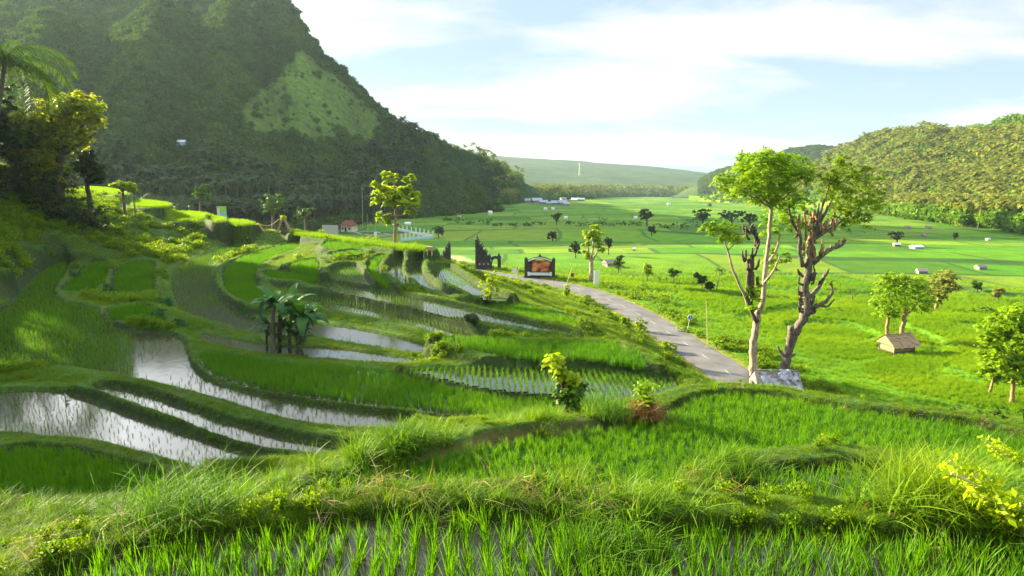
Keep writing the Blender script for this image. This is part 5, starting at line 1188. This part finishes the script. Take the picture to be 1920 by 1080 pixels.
for i, (u, v, w_, h_, Y_) in enumerate([(30, 352, 120, 170, 96), (165, 356, 80, 80, 102), (-40, 360, 130, 210, 92), (80, 356, 100, 100, 104), (-120, 380, 160, 230, 80)]):
    small_tree(['dark leafy tree at the left edge under the tall palm', 'low dark tree at the right foot of the golden tree', 'dark tree mostly beyond the left edge', 'dark shrubby tree under the golden tree', 'tall dark tree beyond the left edge'][i], (u, v), w_, h_, 'leaf_mid' if i == 0 else 'leaf_dark', 'bark_dark', trunk=.12, n=1700, size=.42, Y=Y_, name='hillside_tree')
# trees added out of view on the left crest to shade the terraces
def shading_tree(x, y, H, wd, i):
    z = gz(x, y); rt = empty('hillside_tree', (x, y, z), i, 'unseen dark tree added on the left hill crest to shade the terraces', 'tree', 'unseen shading trees added on the hill crest')
    t_ = MB(); t_.tube([(0, 0, -.3), (.2, 0, H*.35), (0, .2, H*.7)], [.4, .3, .15], 6); t_.build('trunk', M['bark_dark'], rt)
    c_ = MB()
    for s_ in range(4):
        V, Q, ti = leaf_cloud(260, (wd*.4, wd*.4, H*.26), .7, s_+i*7); a = s_*1.7; c_.add(V+np.array([math.cos(a)*wd*.25, math.sin(a)*wd*.25, H*(.55+.1*(s_ % 2))]), Q, tint=ti)
    c_.build('crown', M['leaf_dark'], rt)
SHADE = [(-62, 44), (-55, 36), (-70, 52), (-78, 60), (-86, 66), (-94, 74), (-102, 82), (-108, 92), (-66, 34), (-58, 50), (-112, 100), (-96, 88), (-84, 76), (-74, 66), (-50, 30), (-44, 24), (-60, 26), (-104, 113), (-109, 118), (-113, 122), (-99, 106), (-95, 100), (-118, 119), (-112, 110), (-90, 84), (-120, 126), (-107, 106), (-101, 98)]
for i, (x_, y_) in enumerate(SHADE): shading_tree(x_, y_, (15 if i < 17 else 13.5)+(i % 3)*1.5, 9, i)

# ---- gate, monument and signs by the road
def gate(label, base_px, H_px, W_px, Y, inner, arch=False):
    b = place(*base_px, Y); k = mpp(b); H = H_px*k; Wd = W_px*k; root = empty('gate_tower', b, 0, label, 'gate tower', None)
    s = -inner; n = 9; z = 0; body = MB(); orn = MB()
    bs = MB(); bs.box((s*Wd*.5, 0, H*.03), (Wd*1.12, Wd*.75, H*.08)); bs.build('base', M['stone'], root)
    z = H*.07
    for i in range(n):
        f = (1.0, .90, .86, .70, .62, .46, .38, .25, .17)[i]; w = Wd*f*.95; d = Wd*.62*(1-.07*i); h = H*.80*(.20, .15, .07, .13, .08, .12, .08, .10, .07)[i]; 
        body.box((s*w/2, 0, z+h/2), (w, d, h)); body.box((s*(w/2+.06), 0, z+h-.06*Wd/4), (w+.22, d+.22, .14))
        for sy in (-1, 1): orn.box((s*(w+.06), sy*d*.5, z+h+.16), (.24, .24, .42), taper=.2)
        if i % 2 == 0: orn.box((s*(w*.55), -d*.5-.05, z+h*.5), (w*.25, .12, h*.5))
        z += h
    body.build('tower', M['stone'], root); orn.build('carving', M['stone'], root)
    fn = MB(); fn.tube([(s*Wd*.10, 0, z-.1), (s*Wd*.10, 0, z+H*.03), (s*Wd*.10, 0, z+H*.05), (s*Wd*.10, 0, H*1.02)], [.28, .16, .22, .03], 8); fn.build('finial', M['stone'], root)
    pn = MB(); 
    for q in (.25, .5, .75): pn.box((s*Wd*q, -Wd*.40, H*.17), (Wd*.09, .06, H*.06))
    pn.build('carved_panel', M['wall_grey'], root)
    if arch:
        a_ = MB(); 
        a_.box((s*Wd*1.38, 0, H*.17), (Wd*.20, Wd*.3, H*.34)); P = [(s*Wd*(.92+.46*t_), 0, H*(.27+.08*math.sin(math.pi*t_)**.7)) for t_ in np.linspace(0, 1, 9)]; a_.tube(P, Wd*.09, 6); a_.box((s*Wd*1.36, 0, H*.38), (Wd*.28, Wd*.3, H*.08), taper=.4); a_.box((s*Wd*1.36, 0, H*.44), (Wd*.12, Wd*.16, H*.08), taper=.3); a_.build('side_arch', M['stone'], root)
    return root
gate('darker left tower of the split stone gate, partly behind the terrace edge', (845, 494), 45, 20, 152, 1)
gate('tall right tower of the split stone gate with a small side arch', (892, 504), 63, 32, None, -1, True)
b = place(1012, 521); k = mpp(b); Wd = 57*k; H = 42*k; root = empty('monument_sign', b, R(-4), 'arched dark stone monument framing an orange relief picture beside the road', 'monument')
m_ = MB(); m_.box((0, 0, .15), (Wd*1.04, 1.6, .5)); m_.build('plinth', M['stone'], root)
m_ = MB(); m_.box((0, -.55, .95), (Wd*.80, .5, .55)); m_.box((-Wd*.36, -.75, 1.0), (.5, .5, .8)); m_.box((Wd*.36, -.75, 1.0), (.5, .5, .8)); m_.build('ledge', M['white'], root)
m_ = MB(); m_.box((-Wd*.44, 0, H*.42), (Wd*.12, 1.0, H*.74)); m_.box((Wd*.44, 0, H*.42), (Wd*.12, 1.0, H*.74)); m_.box((0, .2, H*.42), (Wd*.78, .5, H*.72))
for sx_ in (-1, 1):
    for j in range(4): m_.box((sx_*Wd*(.44+.02*(j % 2)), -.05, H*(.80+.035*j)), (Wd*(.13-.03*j), .9-.15*j, .18))
m_.build('frame', M['stone'], root)
N = 18; m_ = MB()
for j in range(N):
    t0, t1 = j/N, (j+1)/N; f = lambda t_: (Wd*(-.40+.80*t_), H*(.76+.17*math.sin(math.pi*t_)))
    (xa, za), (xb, zb) = f(t0), f(t1); m_.box(((xa+xb)/2, .05, (za+zb)/2-.12), (math.hypot(xb-xa, zb-za)*1.05, .9, .55), ry=-math.atan2(zb-za, xb-xa))
m_.build('arch', M['stone'], root)
m_ = MB(); P = [(Wd*(-.38+.76*t_), -.45, H*(.76+.14*math.sin(math.pi*t_))) for t_ in np.linspace(0, 1, 16) if abs(t_-.5) > .04]
m_.tube(P[:8], .15, 6); m_.tube(P[-7:], .15, 6); m_.build('moulding', M['cream'], root)
m_ = MB(); m_.box((0, 0, H*.99), (.7, .6, .5), taper=.5); m_.box((0, 0, H*1.06), (.3, .3, .5), taper=.2); m_.build('ornament', M['stone'], root)
mp_, t = newmat('relief'); p = nn(t, 'ShaderNodeBsdfPrincipled'); o = nn(t, 'ShaderNodeOutputMaterial'); t.links.new(p.outputs[0], o.inputs[0]); tcn = nn(t, 'ShaderNodeTexCoord'); n = nn(t, 'ShaderNodeTexNoise'); n.inputs['Scale'].default_value = .75; n.inputs['Detail'].default_value = 4; n.inputs['Distortion'].default_value = .6; t.links.new(tcn.outputs['Object'], n.inputs['Vector'])
r_ = nn(t, 'ShaderNodeValToRGB'); r_.color_ramp.elements[0].position = .40; r_.color_ramp.elements[0].color = (.05, .012, .006, 1); r_.color_ramp.elements[1].position = .66; r_.color_ramp.elements[1].color = (.75, .34, .10, 1); e = r_.color_ramp.elements.new(.5); e.color = (.45, .10, .015, 1); t.links.new(n.outputs['Fac'], r_.inputs[0]); t.links.new(r_.outputs[0], p.inputs['Base Color']); M['relief'] = mp_
m_ = MB(); m_.box((Wd*.04, -.12, H*.52), (Wd*.60, .2, H*.46)); m_.build('relief_panel', M['relief'], root)
def board(name, label, cat, base_px, w_px, h_px, lift_px, mat, rz=0, Y=None, posts=2, extra=None, ph=.05):
    b = place(*base_px, Y); k = mpp(b); w = w_px*k; h = h_px*k; l = lift_px*k; root = empty(name, b, rz, label, cat)
    m_ = MB(); m_.box((0, 0, l+h/2), (w, .08, h)); m_.build('board', M[mat], root)
    for i in range(posts):
        x = 0 if posts == 1 else (-1 if i == 0 else 1)*w*.42; q = MB(); q.tube([(x, .09, -.2), (x, .09, l+h*.8)], ph, 6); q.build('post', M['metal'], root)
    for (nm, mt_, x, z, ww, hh) in (extra or []): q = MB(); q.box((x*w, -.06, l+z*h), (ww*w, .03, hh*h)); q.build(nm, M[mt_], root)
    return root
board('billboard', 'tall narrow white billboard at the foot of the roadside tree', 'billboard', (1118, 536), 10, 26, 3, 'white', R(12))
board('sign', 'small square white sign on a dark footing left of the monument', 'sign', (964, 518), 10, 8, 7, 'white', posts=2)
M['lime'] = solid('lime_print', (.42, .66, .16), (.34, .58, .12), 2); M['cyan'] = solid('cyan_print', (.40, .66, .80), (.16, .42, .66), 1.2); M['red'] = solid('sign_red', (.45, .06, .03), (.4, .05, .03), 2); M['blue'] = solid('sign_blue', (.08, .28, .62), (.07, .25, .58), 2)
board('banner', 'leaning lime and blue banner behind the bright ledges', 'banner', (417, 412), 17, 25, 3, 'lime', R(8), Y=128, extra=[('print', 'cyan', .1, .28, .75, .5), ('print', 'white', -.34, .5, .22, .7)])
board('billboard', 'wide grey board left of the small red-roofed house', 'billboard', (620, 446), 31, 21, 3, 'metal', R(-5), Y=200)
r1 = board('road_sign', 'red and black curve sign at the far road edge', 'sign', (1073, 526), 6, 7, 7, 'red', posts=1, extra=None)
q = MB(); h_ = place(1073, 526); kk = mpp(h_)
for s_ in (-1, 1): q.box((-.02, -.07, 10.5*kk+s_*.17), (.12, .03, .42), ry=s_*.7)
q.build('chevron', M['dark'], r1)
b = place(1288, 622); k = mpp(b); root = empty('road_sign', b, 0, 'round blue road sign on a leaning pale pole at the far road edge', 'sign')
m_ = MB(); m_.tube([(0, 0, -.2), (4*k, 0, 24*k)], .05, 6); m_.build('post', M['metal'], root)
def disc(c, r, th, mat, nm):
    m_ = MB(); m_.tube([(c[0], c[1]-th, c[2]), (c[0], c[1]+th, c[2])], r, 20); return m_.build(nm, M[mat], root)
disc((4.4*k, -.08, 28*k), 5.0*k, .025, 'white', 'rim'); disc((4.4*k, -.12, 28*k), 4.0*k, .02, 'blue', 'face')
m_ = MB(); m_.box((4.4*k, -.15, 27.4*k), (1.0*k, .02, 3.6*k)); m_.box((4.4*k, -.15, 29.3*k), (2.4*k, .02, 1.0*k), taper=.2); m_.build('arrow', M['white'], root)
def pole(label, u0, v0, u1, v1, Y=None, r=.06, mat='metal', group=None, cross=False):
    b = place(u0, v0, Y); t_ = at_y(float(u1), float(v1), b[1])-b; root = empty('pole', b, 0, label, 'pole', group); m_ = MB(); m_.tube([(0, 0, -.3), t_*.5, t_], [r, r*.9, r*.7], 6); m_.build('shaft', M[mat], root)
    if cross: q = MB(); q.box(tuple(t_*.95), (1.4, .1, .1)); q.build('crossarm', M[mat], root)
pole('thin tall bamboo pole rising from the verge right of the round blue sign', 1327, 644, 1324, 563, None, .05, 'bamboo')
pole('pale leaning pole between the monument and the curve sign', 1063, 530, 1072, 503, None, .07, 'bamboo')
pole('short leaning pole beside the small square white sign', 967, 521, 975, 497, None, .07, 'bamboo')
pole('tallest pale utility pole behind the pale paths', 680, 426, 679, 350, 235, .13, 'metal', cross=True)
pole('shorter utility pole right of the tallest one', 690, 432, 689, 402, 225, .10)
pole('faint utility pole between the shorter one and the plateau tree', 704, 430, 703, 408, 230, .08)
pole('slender utility pole just right of the plateau tree', 777, 430, 776, 358, 240, .10)
pole('wooden pole beside the pitched thatch shelter with a leafy top', 525, 436, 524, 402, 116, .05, 'bark_orange')
pole('thin dead stem rising from the left bank below the bright ledges', 309, 468, 303, 420, None, .06, 'bark_pale')
pole('thin bare pole on the left bank above the topmost thicket', 238, 392, 238, 352, 105, .05, 'bark_pale')
# pitched thatch shelter with rope
b = place(533, 436, 113); k = mpp(b); root = empty('thatch_shelter', b, R(15), 'small pitched thatch shelter on the orange path at the terrace corner', 'shelter')
m_ = MB(); m_.box((0, 0, 11*k), (12*k, 10*k, 24*k), taper=.35); m_.build('body', M['bark'], root)
for s_ in (-1, 1): m_ = MB(); m_.box((s_*6.5*k, -.3, 13*k), (3*k, 12*k, 26*k), ry=-s_*.42); m_.build('roof', M['thatch'], root)
m_ = MB(); V, Q, ti = leaf_cloud(130, (5*k, 5*k, 4*k), .4, 3); m_.add(V+np.array([0, 0, 26*k]), Q, tint=ti); m_.build('foliage', M['leaf_yellow'], root)
P0 = at_y(484., 419., 115.); P1 = at_y(523., 411., 115.); P = [(P0*(1-t_)+P1*t_)+np.array([0, 0, -1.0*math.sin(math.pi*t_)*.8]) for t_ in np.linspace(0, 1, 10)]; m_ = MB(); m_.tube(P, .05, 5); tag(m_.build('rope', M['bamboo']), 'slack pale rope slung between the bright ledge and the thatch shelter pole', 'rope')
# small roofed stand
b = place(806, 478); k = mpp(b); root = empty('offering_stand', b, 0, 'small tan four-legged stand at the plateau end near the left gate tower', 'stand')
for sx_ in (-1, 1):
    for sy in (-1, 1): q = MB(); q.tube([(sx_*4*k, sy*.3, -.2), (sx_*4*k, sy*.3, 11*k)], .05, 5); q.build('leg', M['bamboo'], root)
q = MB(); q.box((0, 0, 13*k), (12*k, 1.0, 5*k), taper=.85); q.build('top', M['thatch'], root)
# white scrap on a stake
b = place(124, 752); k = mpp(b); root = empty('stake', b, 0, 'short brown stake with torn white plastic in the shaded flooded paddy', 'stake')
q = MB(); q.tube([(0, 0, -.1), (-1.5*k, 0, 16*k)], [.03, .025], 6); q.build('shaft', M['bark_orange'], root)
q = MB(); q.add([(-1.5*k, 0, 16*k), (9*k, -.05, 9*k), (4*k, 0, 8*k), (0, 0, 9*k), (0, .02, 8*k), (13*k, .03, 1*k), (9*k, 0, -.02), (1*k, -.03, 0)], [(0, 1, 2, 3), (4, 5, 6, 7)]); q.build('plastic_scrap', M['white'], root)

# ---- walls, ramp and paths by the pond terrace
def rail(label, px, Yd, mat, n_posts):
    P = np.array([ray_ground(u, v, 150) for i, (u, v) in enumerate(px)]); g = [gz(p_[0], p_[1]) for p_ in P]; P = np.column_stack([P[:, :2], g]); root = empty('railing', P[0], 0, label, 'railing'); L = P-P[0]
    for i in range(len(L)-1):
        d = L[i+1]-L[i]; c = (L[i]+L[i+1])/2; q = MB(); q.box((c[0], c[1], c[2]+.45), (math.hypot(d[0], d[1])+.1, .5, 1.3), math.atan2(d[1], d[0])); q.build('wall', M[mat], root)
    for i in range(n_posts):
        t_ = i/(n_posts-1)*(len(L)-1); j = min(int(t_), len(L)-2); p_ = L[j]*(1-(t_-j))+L[j+1]*(t_-j); q = MB(); q.box((p_[0], p_[1], p_[2]+1.3), (.5, .5, 2.9)); q.box((p_[0], p_[1], p_[2]+2.85), (.7, .7, .22)); q.build('post', M['white'], root)
rail('long upper white railing with evenly spaced posts behind the plateau tree', [(748, 433), (780, 439), (812, 446)], lambda i: 240-i*6, 'white', 9)
rail('lower pale blue railing with posts in front of the long upper white one', [(753, 452), (780, 449), (812, 447)], lambda i: 212+i*7, 'blue_paint', 8)
def ribbon(px, wd, mat, name='path'):
    P = np.array([ray_ground(u, v, 130)[:2] for u, v in px]); P = resample(P, 1.5); tn = np.gradient(P, axis=0); tn /= np.linalg.norm(tn, axis=1)[:, None]; nr = np.stack([tn[:, 1], -tn[:, 0]], 1)
    V = np.concatenate([np.column_stack([P+nr*s_*wd/2, ground((P+nr*s_*wd/2)[:, 0], (P+nr*s_*wd/2)[:, 1])+.12]) for s_ in (-1, 1)]); n = len(P); tag(link(name, fast_mesh(name, V, [(i, i+1, n+i+1, n+i) for i in range(n-1)]), M[mat]), kind='structure')
ribbon([(650, 433), (672, 437), (690, 441), (715, 443), (742, 440)], 1.3, 'wall_grey'); ribbon([(665, 436), (700, 433), (720, 438), (738, 442)], 1.2, 'wall_grey')
b = place(704, 441); k = mpp(b); root = empty('shrine', b, 0, 'little white shrine pillar where the pale paths meet', 'shrine'); q = MB(); q.box((0, 0, 3*k), (5*k, 5*k, 6*k), taper=.8); q.build('base', M['white'], root); q = MB(); q.box((0, 0, 8*k), (2.4*k, 2.4*k, 5*k), taper=.6); q.build('pillar', M['wall_grey'], root)

# ---- houses
def house(name, label, u, v, w_px, h_px, roofm, wallm, Y=None, rz=0, group=None, detail=True, pt=None, cat='house', hip=False):
    b = place(u, v, Y) if pt is None else pt; k = mpp(b); w = w_px*k; h = h_px*k; d = w*.8; hw = h*.52; root = empty(name, b, rz, label, cat, group)
    q = MB(); q.box((0, 0, hw/2-.2), (w*.84, d*.84, hw+.4)); q.build('wall', M[wallm], root)
    ins = .22*w if hip else 0
    q = MB(); q.add([(-w/2, -d/2, hw), (w/2, -d/2, hw), (w/2, d/2, hw), (-w/2, d/2, hw), (-w/2+ins, 0, h), (w/2-ins, 0, h)], [(0, 1, 5, 4), (2, 3, 4, 5), (3, 2, 1, 0)], [(1, 2, 5), (3, 0, 4)]); q.build('roof', M[roofm], root)
    if detail:
        q = MB(); q.box((-w*.05, -d*.42-.02, hw*.38), (w*.14, .08, hw*.76)); q.build('door', M['dark'], root)
        for x_ in (-.28, .24): q = MB(); q.box((x_*w, -d*.42-.02, hw*.55), (w*.13, .08, hw*.35)); q.build('window', M['dark'], root)
    return root
house('house', 'small cream house with dark red hipped roof above the grey board', 655, 434, 28, 21, 'roof_red', 'cream', Y=232, rz=R(-20), hip=True)
for (u, v, w_, h_) in [(992, 380, 16, 8), (1006, 381, 20, 10), (1019, 383, 16, 8), (1014, 377, 14, 7), (1042, 385, 18, 9), (1054, 385, 18, 10), (1062, 386, 12, 7), (1029, 384, 10, 6)]:
    house('village_house', 'blue-grey roofed house in the cluster beyond the fields', u, v, w_, h_, 'roof_blue', 'wall_grey', rz=random.uniform(-.5, .5), group='blue-grey roofed houses beyond the fields', detail=False)
for lab, u, v, w_, h_, rf, wl, Y_ in [
 ('long white house right of the blue-grey roofed cluster', 1078, 377, 14, 6, 'roof_white', 'white', None), ('grey-white house touching the long white one', 1090, 377, 12, 6, 'roof_white', 'wall_grey', None),
 ('small white house behind the blue-grey cluster', 1038, 375, 8, 5, 'roof_white', 'white', None), ('tan-roofed house behind the blue-grey cluster', 1056, 375, 12, 5, 'thatch_grey', 'cream', None),
 ('pale blue house deep in the trees at the mountain toe', 952, 369, 13, 9, 'roof_blue', 'white', None), ('whitish house right of the pale blue one at the mountain toe', 966, 371, 9, 7, 'roof_white', 'white', None),
 ('low white shed at the left end of the far fields', 893, 383, 11, 6, 'roof_white', 'white', None), ('pale cyan-roofed house between dark trees left of the grey board', 548, 396, 26, 13, 'roof_blue', 'white', 265),
 ('low blue-grey roof just below the cyan-roofed house', 563, 402, 26, 8, 'roof_blue', 'wall_grey', 250), ('white-gabled house among trees right of the cyan-roofed one', 637, 384, 18, 11, 'roof_white', 'roof_blue', 300),
 ('grey hut roof at the field corner left of the plateau tree', 660, 402, 9, 5, 'roof_blue', 'wall_grey', 280),
 ('dark-roofed house half hidden behind the plateau tree', 786, 400, 9, 8, 'roof_red', 'wall_grey', None), ('small brown-roofed hut on the stream line at left', 861, 407, 8, 7, 'roof_red', 'cream', None),
 ('white house with reddish roof glimpsed between the two tall trees', 1512, 387, 20, 10, 'roof_orange', 'white', None),
 ('white house low in the woods beyond the right end of the fields', 1626, 412, 10, 7, 'roof_white', 'white', None),
 ('smoke-dark house at the far field edge', 1222, 368, 22, 7, 'roof_red', 'dark', None)]:
    house('house', lab, u, v, w_, h_, rf, wl, Y=Y_, rz=random.uniform(-.4, .4), detail=w_ > 15)
for (u, v, w_, h_) in [(1798, 418, 26, 12), (1818, 420, 24, 12), (1838, 425, 24, 13), (1856, 427, 20, 12), (1828, 414, 20, 9), (1870, 424, 14, 8)]:
    house('village_house', 'orange-red tiled roof in the row of houses at the right edge of the fields', u, v, w_, h_, 'roof_orange', 'white', rz=random.uniform(-.4, .4), group='orange-red roofed houses at the right', detail=False)
for lab, u, v, w_, h_, rf, wl in [
 ('white field hut on the stream line at the left end of the fields', 919, 402, 8, 7, 'roof_white', 'white'), ('left of two small white field huts below the blue-grey village', 1023, 394, 6, 5, 'roof_white', 'white'), ('right of two small white field huts below the blue-grey village', 1037, 394, 6, 5, 'roof_white', 'white'),
 ('white field hut beside the pale sparse tree', 1061, 411, 7, 6, 'roof_white', 'white'), ('white hut left of the largest stream-side tree', 1191, 411, 7, 6, 'roof_white', 'white'), ('tiny white hut in the far central fields', 1254, 384, 6, 4, 'roof_white', 'white'),
 ('blue-white tin-roofed shelter in the right fields', 1718, 466, 20, 7, 'roof_white', 'roof_blue'), ('pinkish hut under the dark spreading tree in the right fields', 1681, 462, 12, 7, 'roof_white', 'roof_orange'), ('grey hut in the upper right fields left of centre', 1702, 429, 10, 6, 'thatch_grey', 'wall_grey'),
 ('grey hut in the upper right fields right of centre', 1741, 429, 10, 6, 'thatch_grey', 'wall_grey'), ('brownish hut above the blue-white shelter', 1731, 445, 9, 7, 'thatch_grey', 'thatch_grey'), ('tiny whitish hut in the far right fields', 1852, 451, 8, 5, 'roof_white', 'wall_grey'),
 ('grey thatched hut alone in the right fields', 1838, 505, 18, 9, 'thatch_grey', 'thatch_grey'), ('grey thatched hut behind the bright round tree', 1728, 513, 18, 10, 'thatch_grey', 'thatch_grey'), ('low grey thatched hut right of the roadside tree', 1143, 500, 25, 14, 'thatch_grey', 'thatch_grey'),
 ('pale hut on poles just left of the slender utility pole', 738, 424, 5, 4, 'roof_white', 'wall_grey'), ('white tin sheet shelter right of the plateau tree', 765, 422, 12, 6, 'roof_white', 'white'), ('tiny white marker hut in the mid fields right of the roadside tree', 1189, 470, 6, 6, 'roof_white', 'wall_grey'),
 ('dark hut at the lit corner of the far fields', 1330, 387, 7, 6, 'roof_red', 'dark')]:
    house('field_shed', lab, u, v, w_, h_, rf, wl, rz=random.uniform(-.5, .5), detail=False, cat='hut')
pt = on_surface(348, 279, mount_z, 300, 800); k = mpp(pt); house('house', 'white hut with pale blue side on the dark mountain slope', 0, 0, 16, 9, 'roof_white', 'blue_paint', pt=pt+np.array([0, -4, 2]), rz=.2, detail=False)
# radio mast on the far ridge
pt = on_surface(1086, 330, lambda x, y: F2(x, y)[0], 1600, 3400); k = mpp(pt); root = empty('radio_mast', pt, 0, 'thin white radio mast on the long distant ridge', 'mast'); q = MB()
for a in range(3): q.tube([(math.cos(a*2.09)*3, math.sin(a*2.09)*3, -3), (math.cos(a*2.09)*.6, math.sin(a*2.09)*.6, 24*k)], .28, 4)
q.build('mast', M['white'], root); q = MB()
for j in range(9): z_ = j*24*k/9; w_ = 3-2.4*j/9; q.box((0, 0, z_), (w_*2, w_*2, .5))
q.build('brace', M['white'], root)

# ---- every member of a row gets its own label, counted from the left of the view
ORD = 'first second third fourth fifth sixth seventh eighth ninth tenth eleventh twelfth thirteenth fourteenth fifteenth sixteenth seventeenth eighteenth nineteenth twentieth'.split()
NICE = {'palms at the mountain foot': '%s slender coconut palm from the left before the dark grove at the mountain foot', 'shrubs along the stream': '%s dark shrub from the left in the row along the mid-field stream',
 'bushes in the roadside thicket': '%s sunlit leafy bush from the left in the thicket beyond the road', 'shrubs on the field bank': '%s low shrub from the left on the bank behind the bright near fields',
 'shrubs below the foreground slope': '%s shaded leafy shrub from the left at the foot of the foreground slope', 'shrubs behind the bright ledges': '%s dark shrub from the left in the thicket behind the bright ledges',
 'bushes on the terrace bunds': '%s blue-green bush from the left growing on the left terrace bunds', 'shrubs under the left hillside trees': '%s dark leafy shrub from the left under the left hillside trees',
 'blue-grey roofed houses beyond the fields': '%s blue-grey roofed house from the left in the cluster beyond the fields', 'orange-red roofed houses at the right': '%s orange-red roofed house from the left at the right edge of the fields'}
for g_, tpl in NICE.items():
    mem = [o_ for o_ in COL.objects if o_.parent is None and o_.get('group') == g_]
    mem.sort(key=lambda o_: float(project(np.array(o_.location))[0]))
    for i, o_ in enumerate(mem): o_['label'] = tpl % (ORD[i] if i < 20 else 'last')

# ------------------------------------------------------------------ haze
hz = MB(); hz.box((300, 2050, 60), (7600, 4500, 420)); ho = hz.build('haze', None); tag(ho, 'pale haze hanging over the valley', 'haze', kind='stuff')
m, t = newmat('haze'); pv = nn(t, 'ShaderNodeVolumePrincipled'); pv.inputs['Color'].default_value = (.62, .82, 1.0, 1); pv.inputs['Density'].default_value = .00007; pv.inputs['Anisotropy'].default_value = .25
for nm in ('Density Attribute', 'Color Attribute', 'Temperature Attribute'):
    if nm in pv.inputs: pv.inputs[nm].default_value = ''
o = nn(t, 'ShaderNodeOutputMaterial'); t.links.new(pv.outputs[0], o.inputs['Volume']); ho.data.materials.clear(); ho.data.materials.append(m)
bpy.context.view_layer.update()
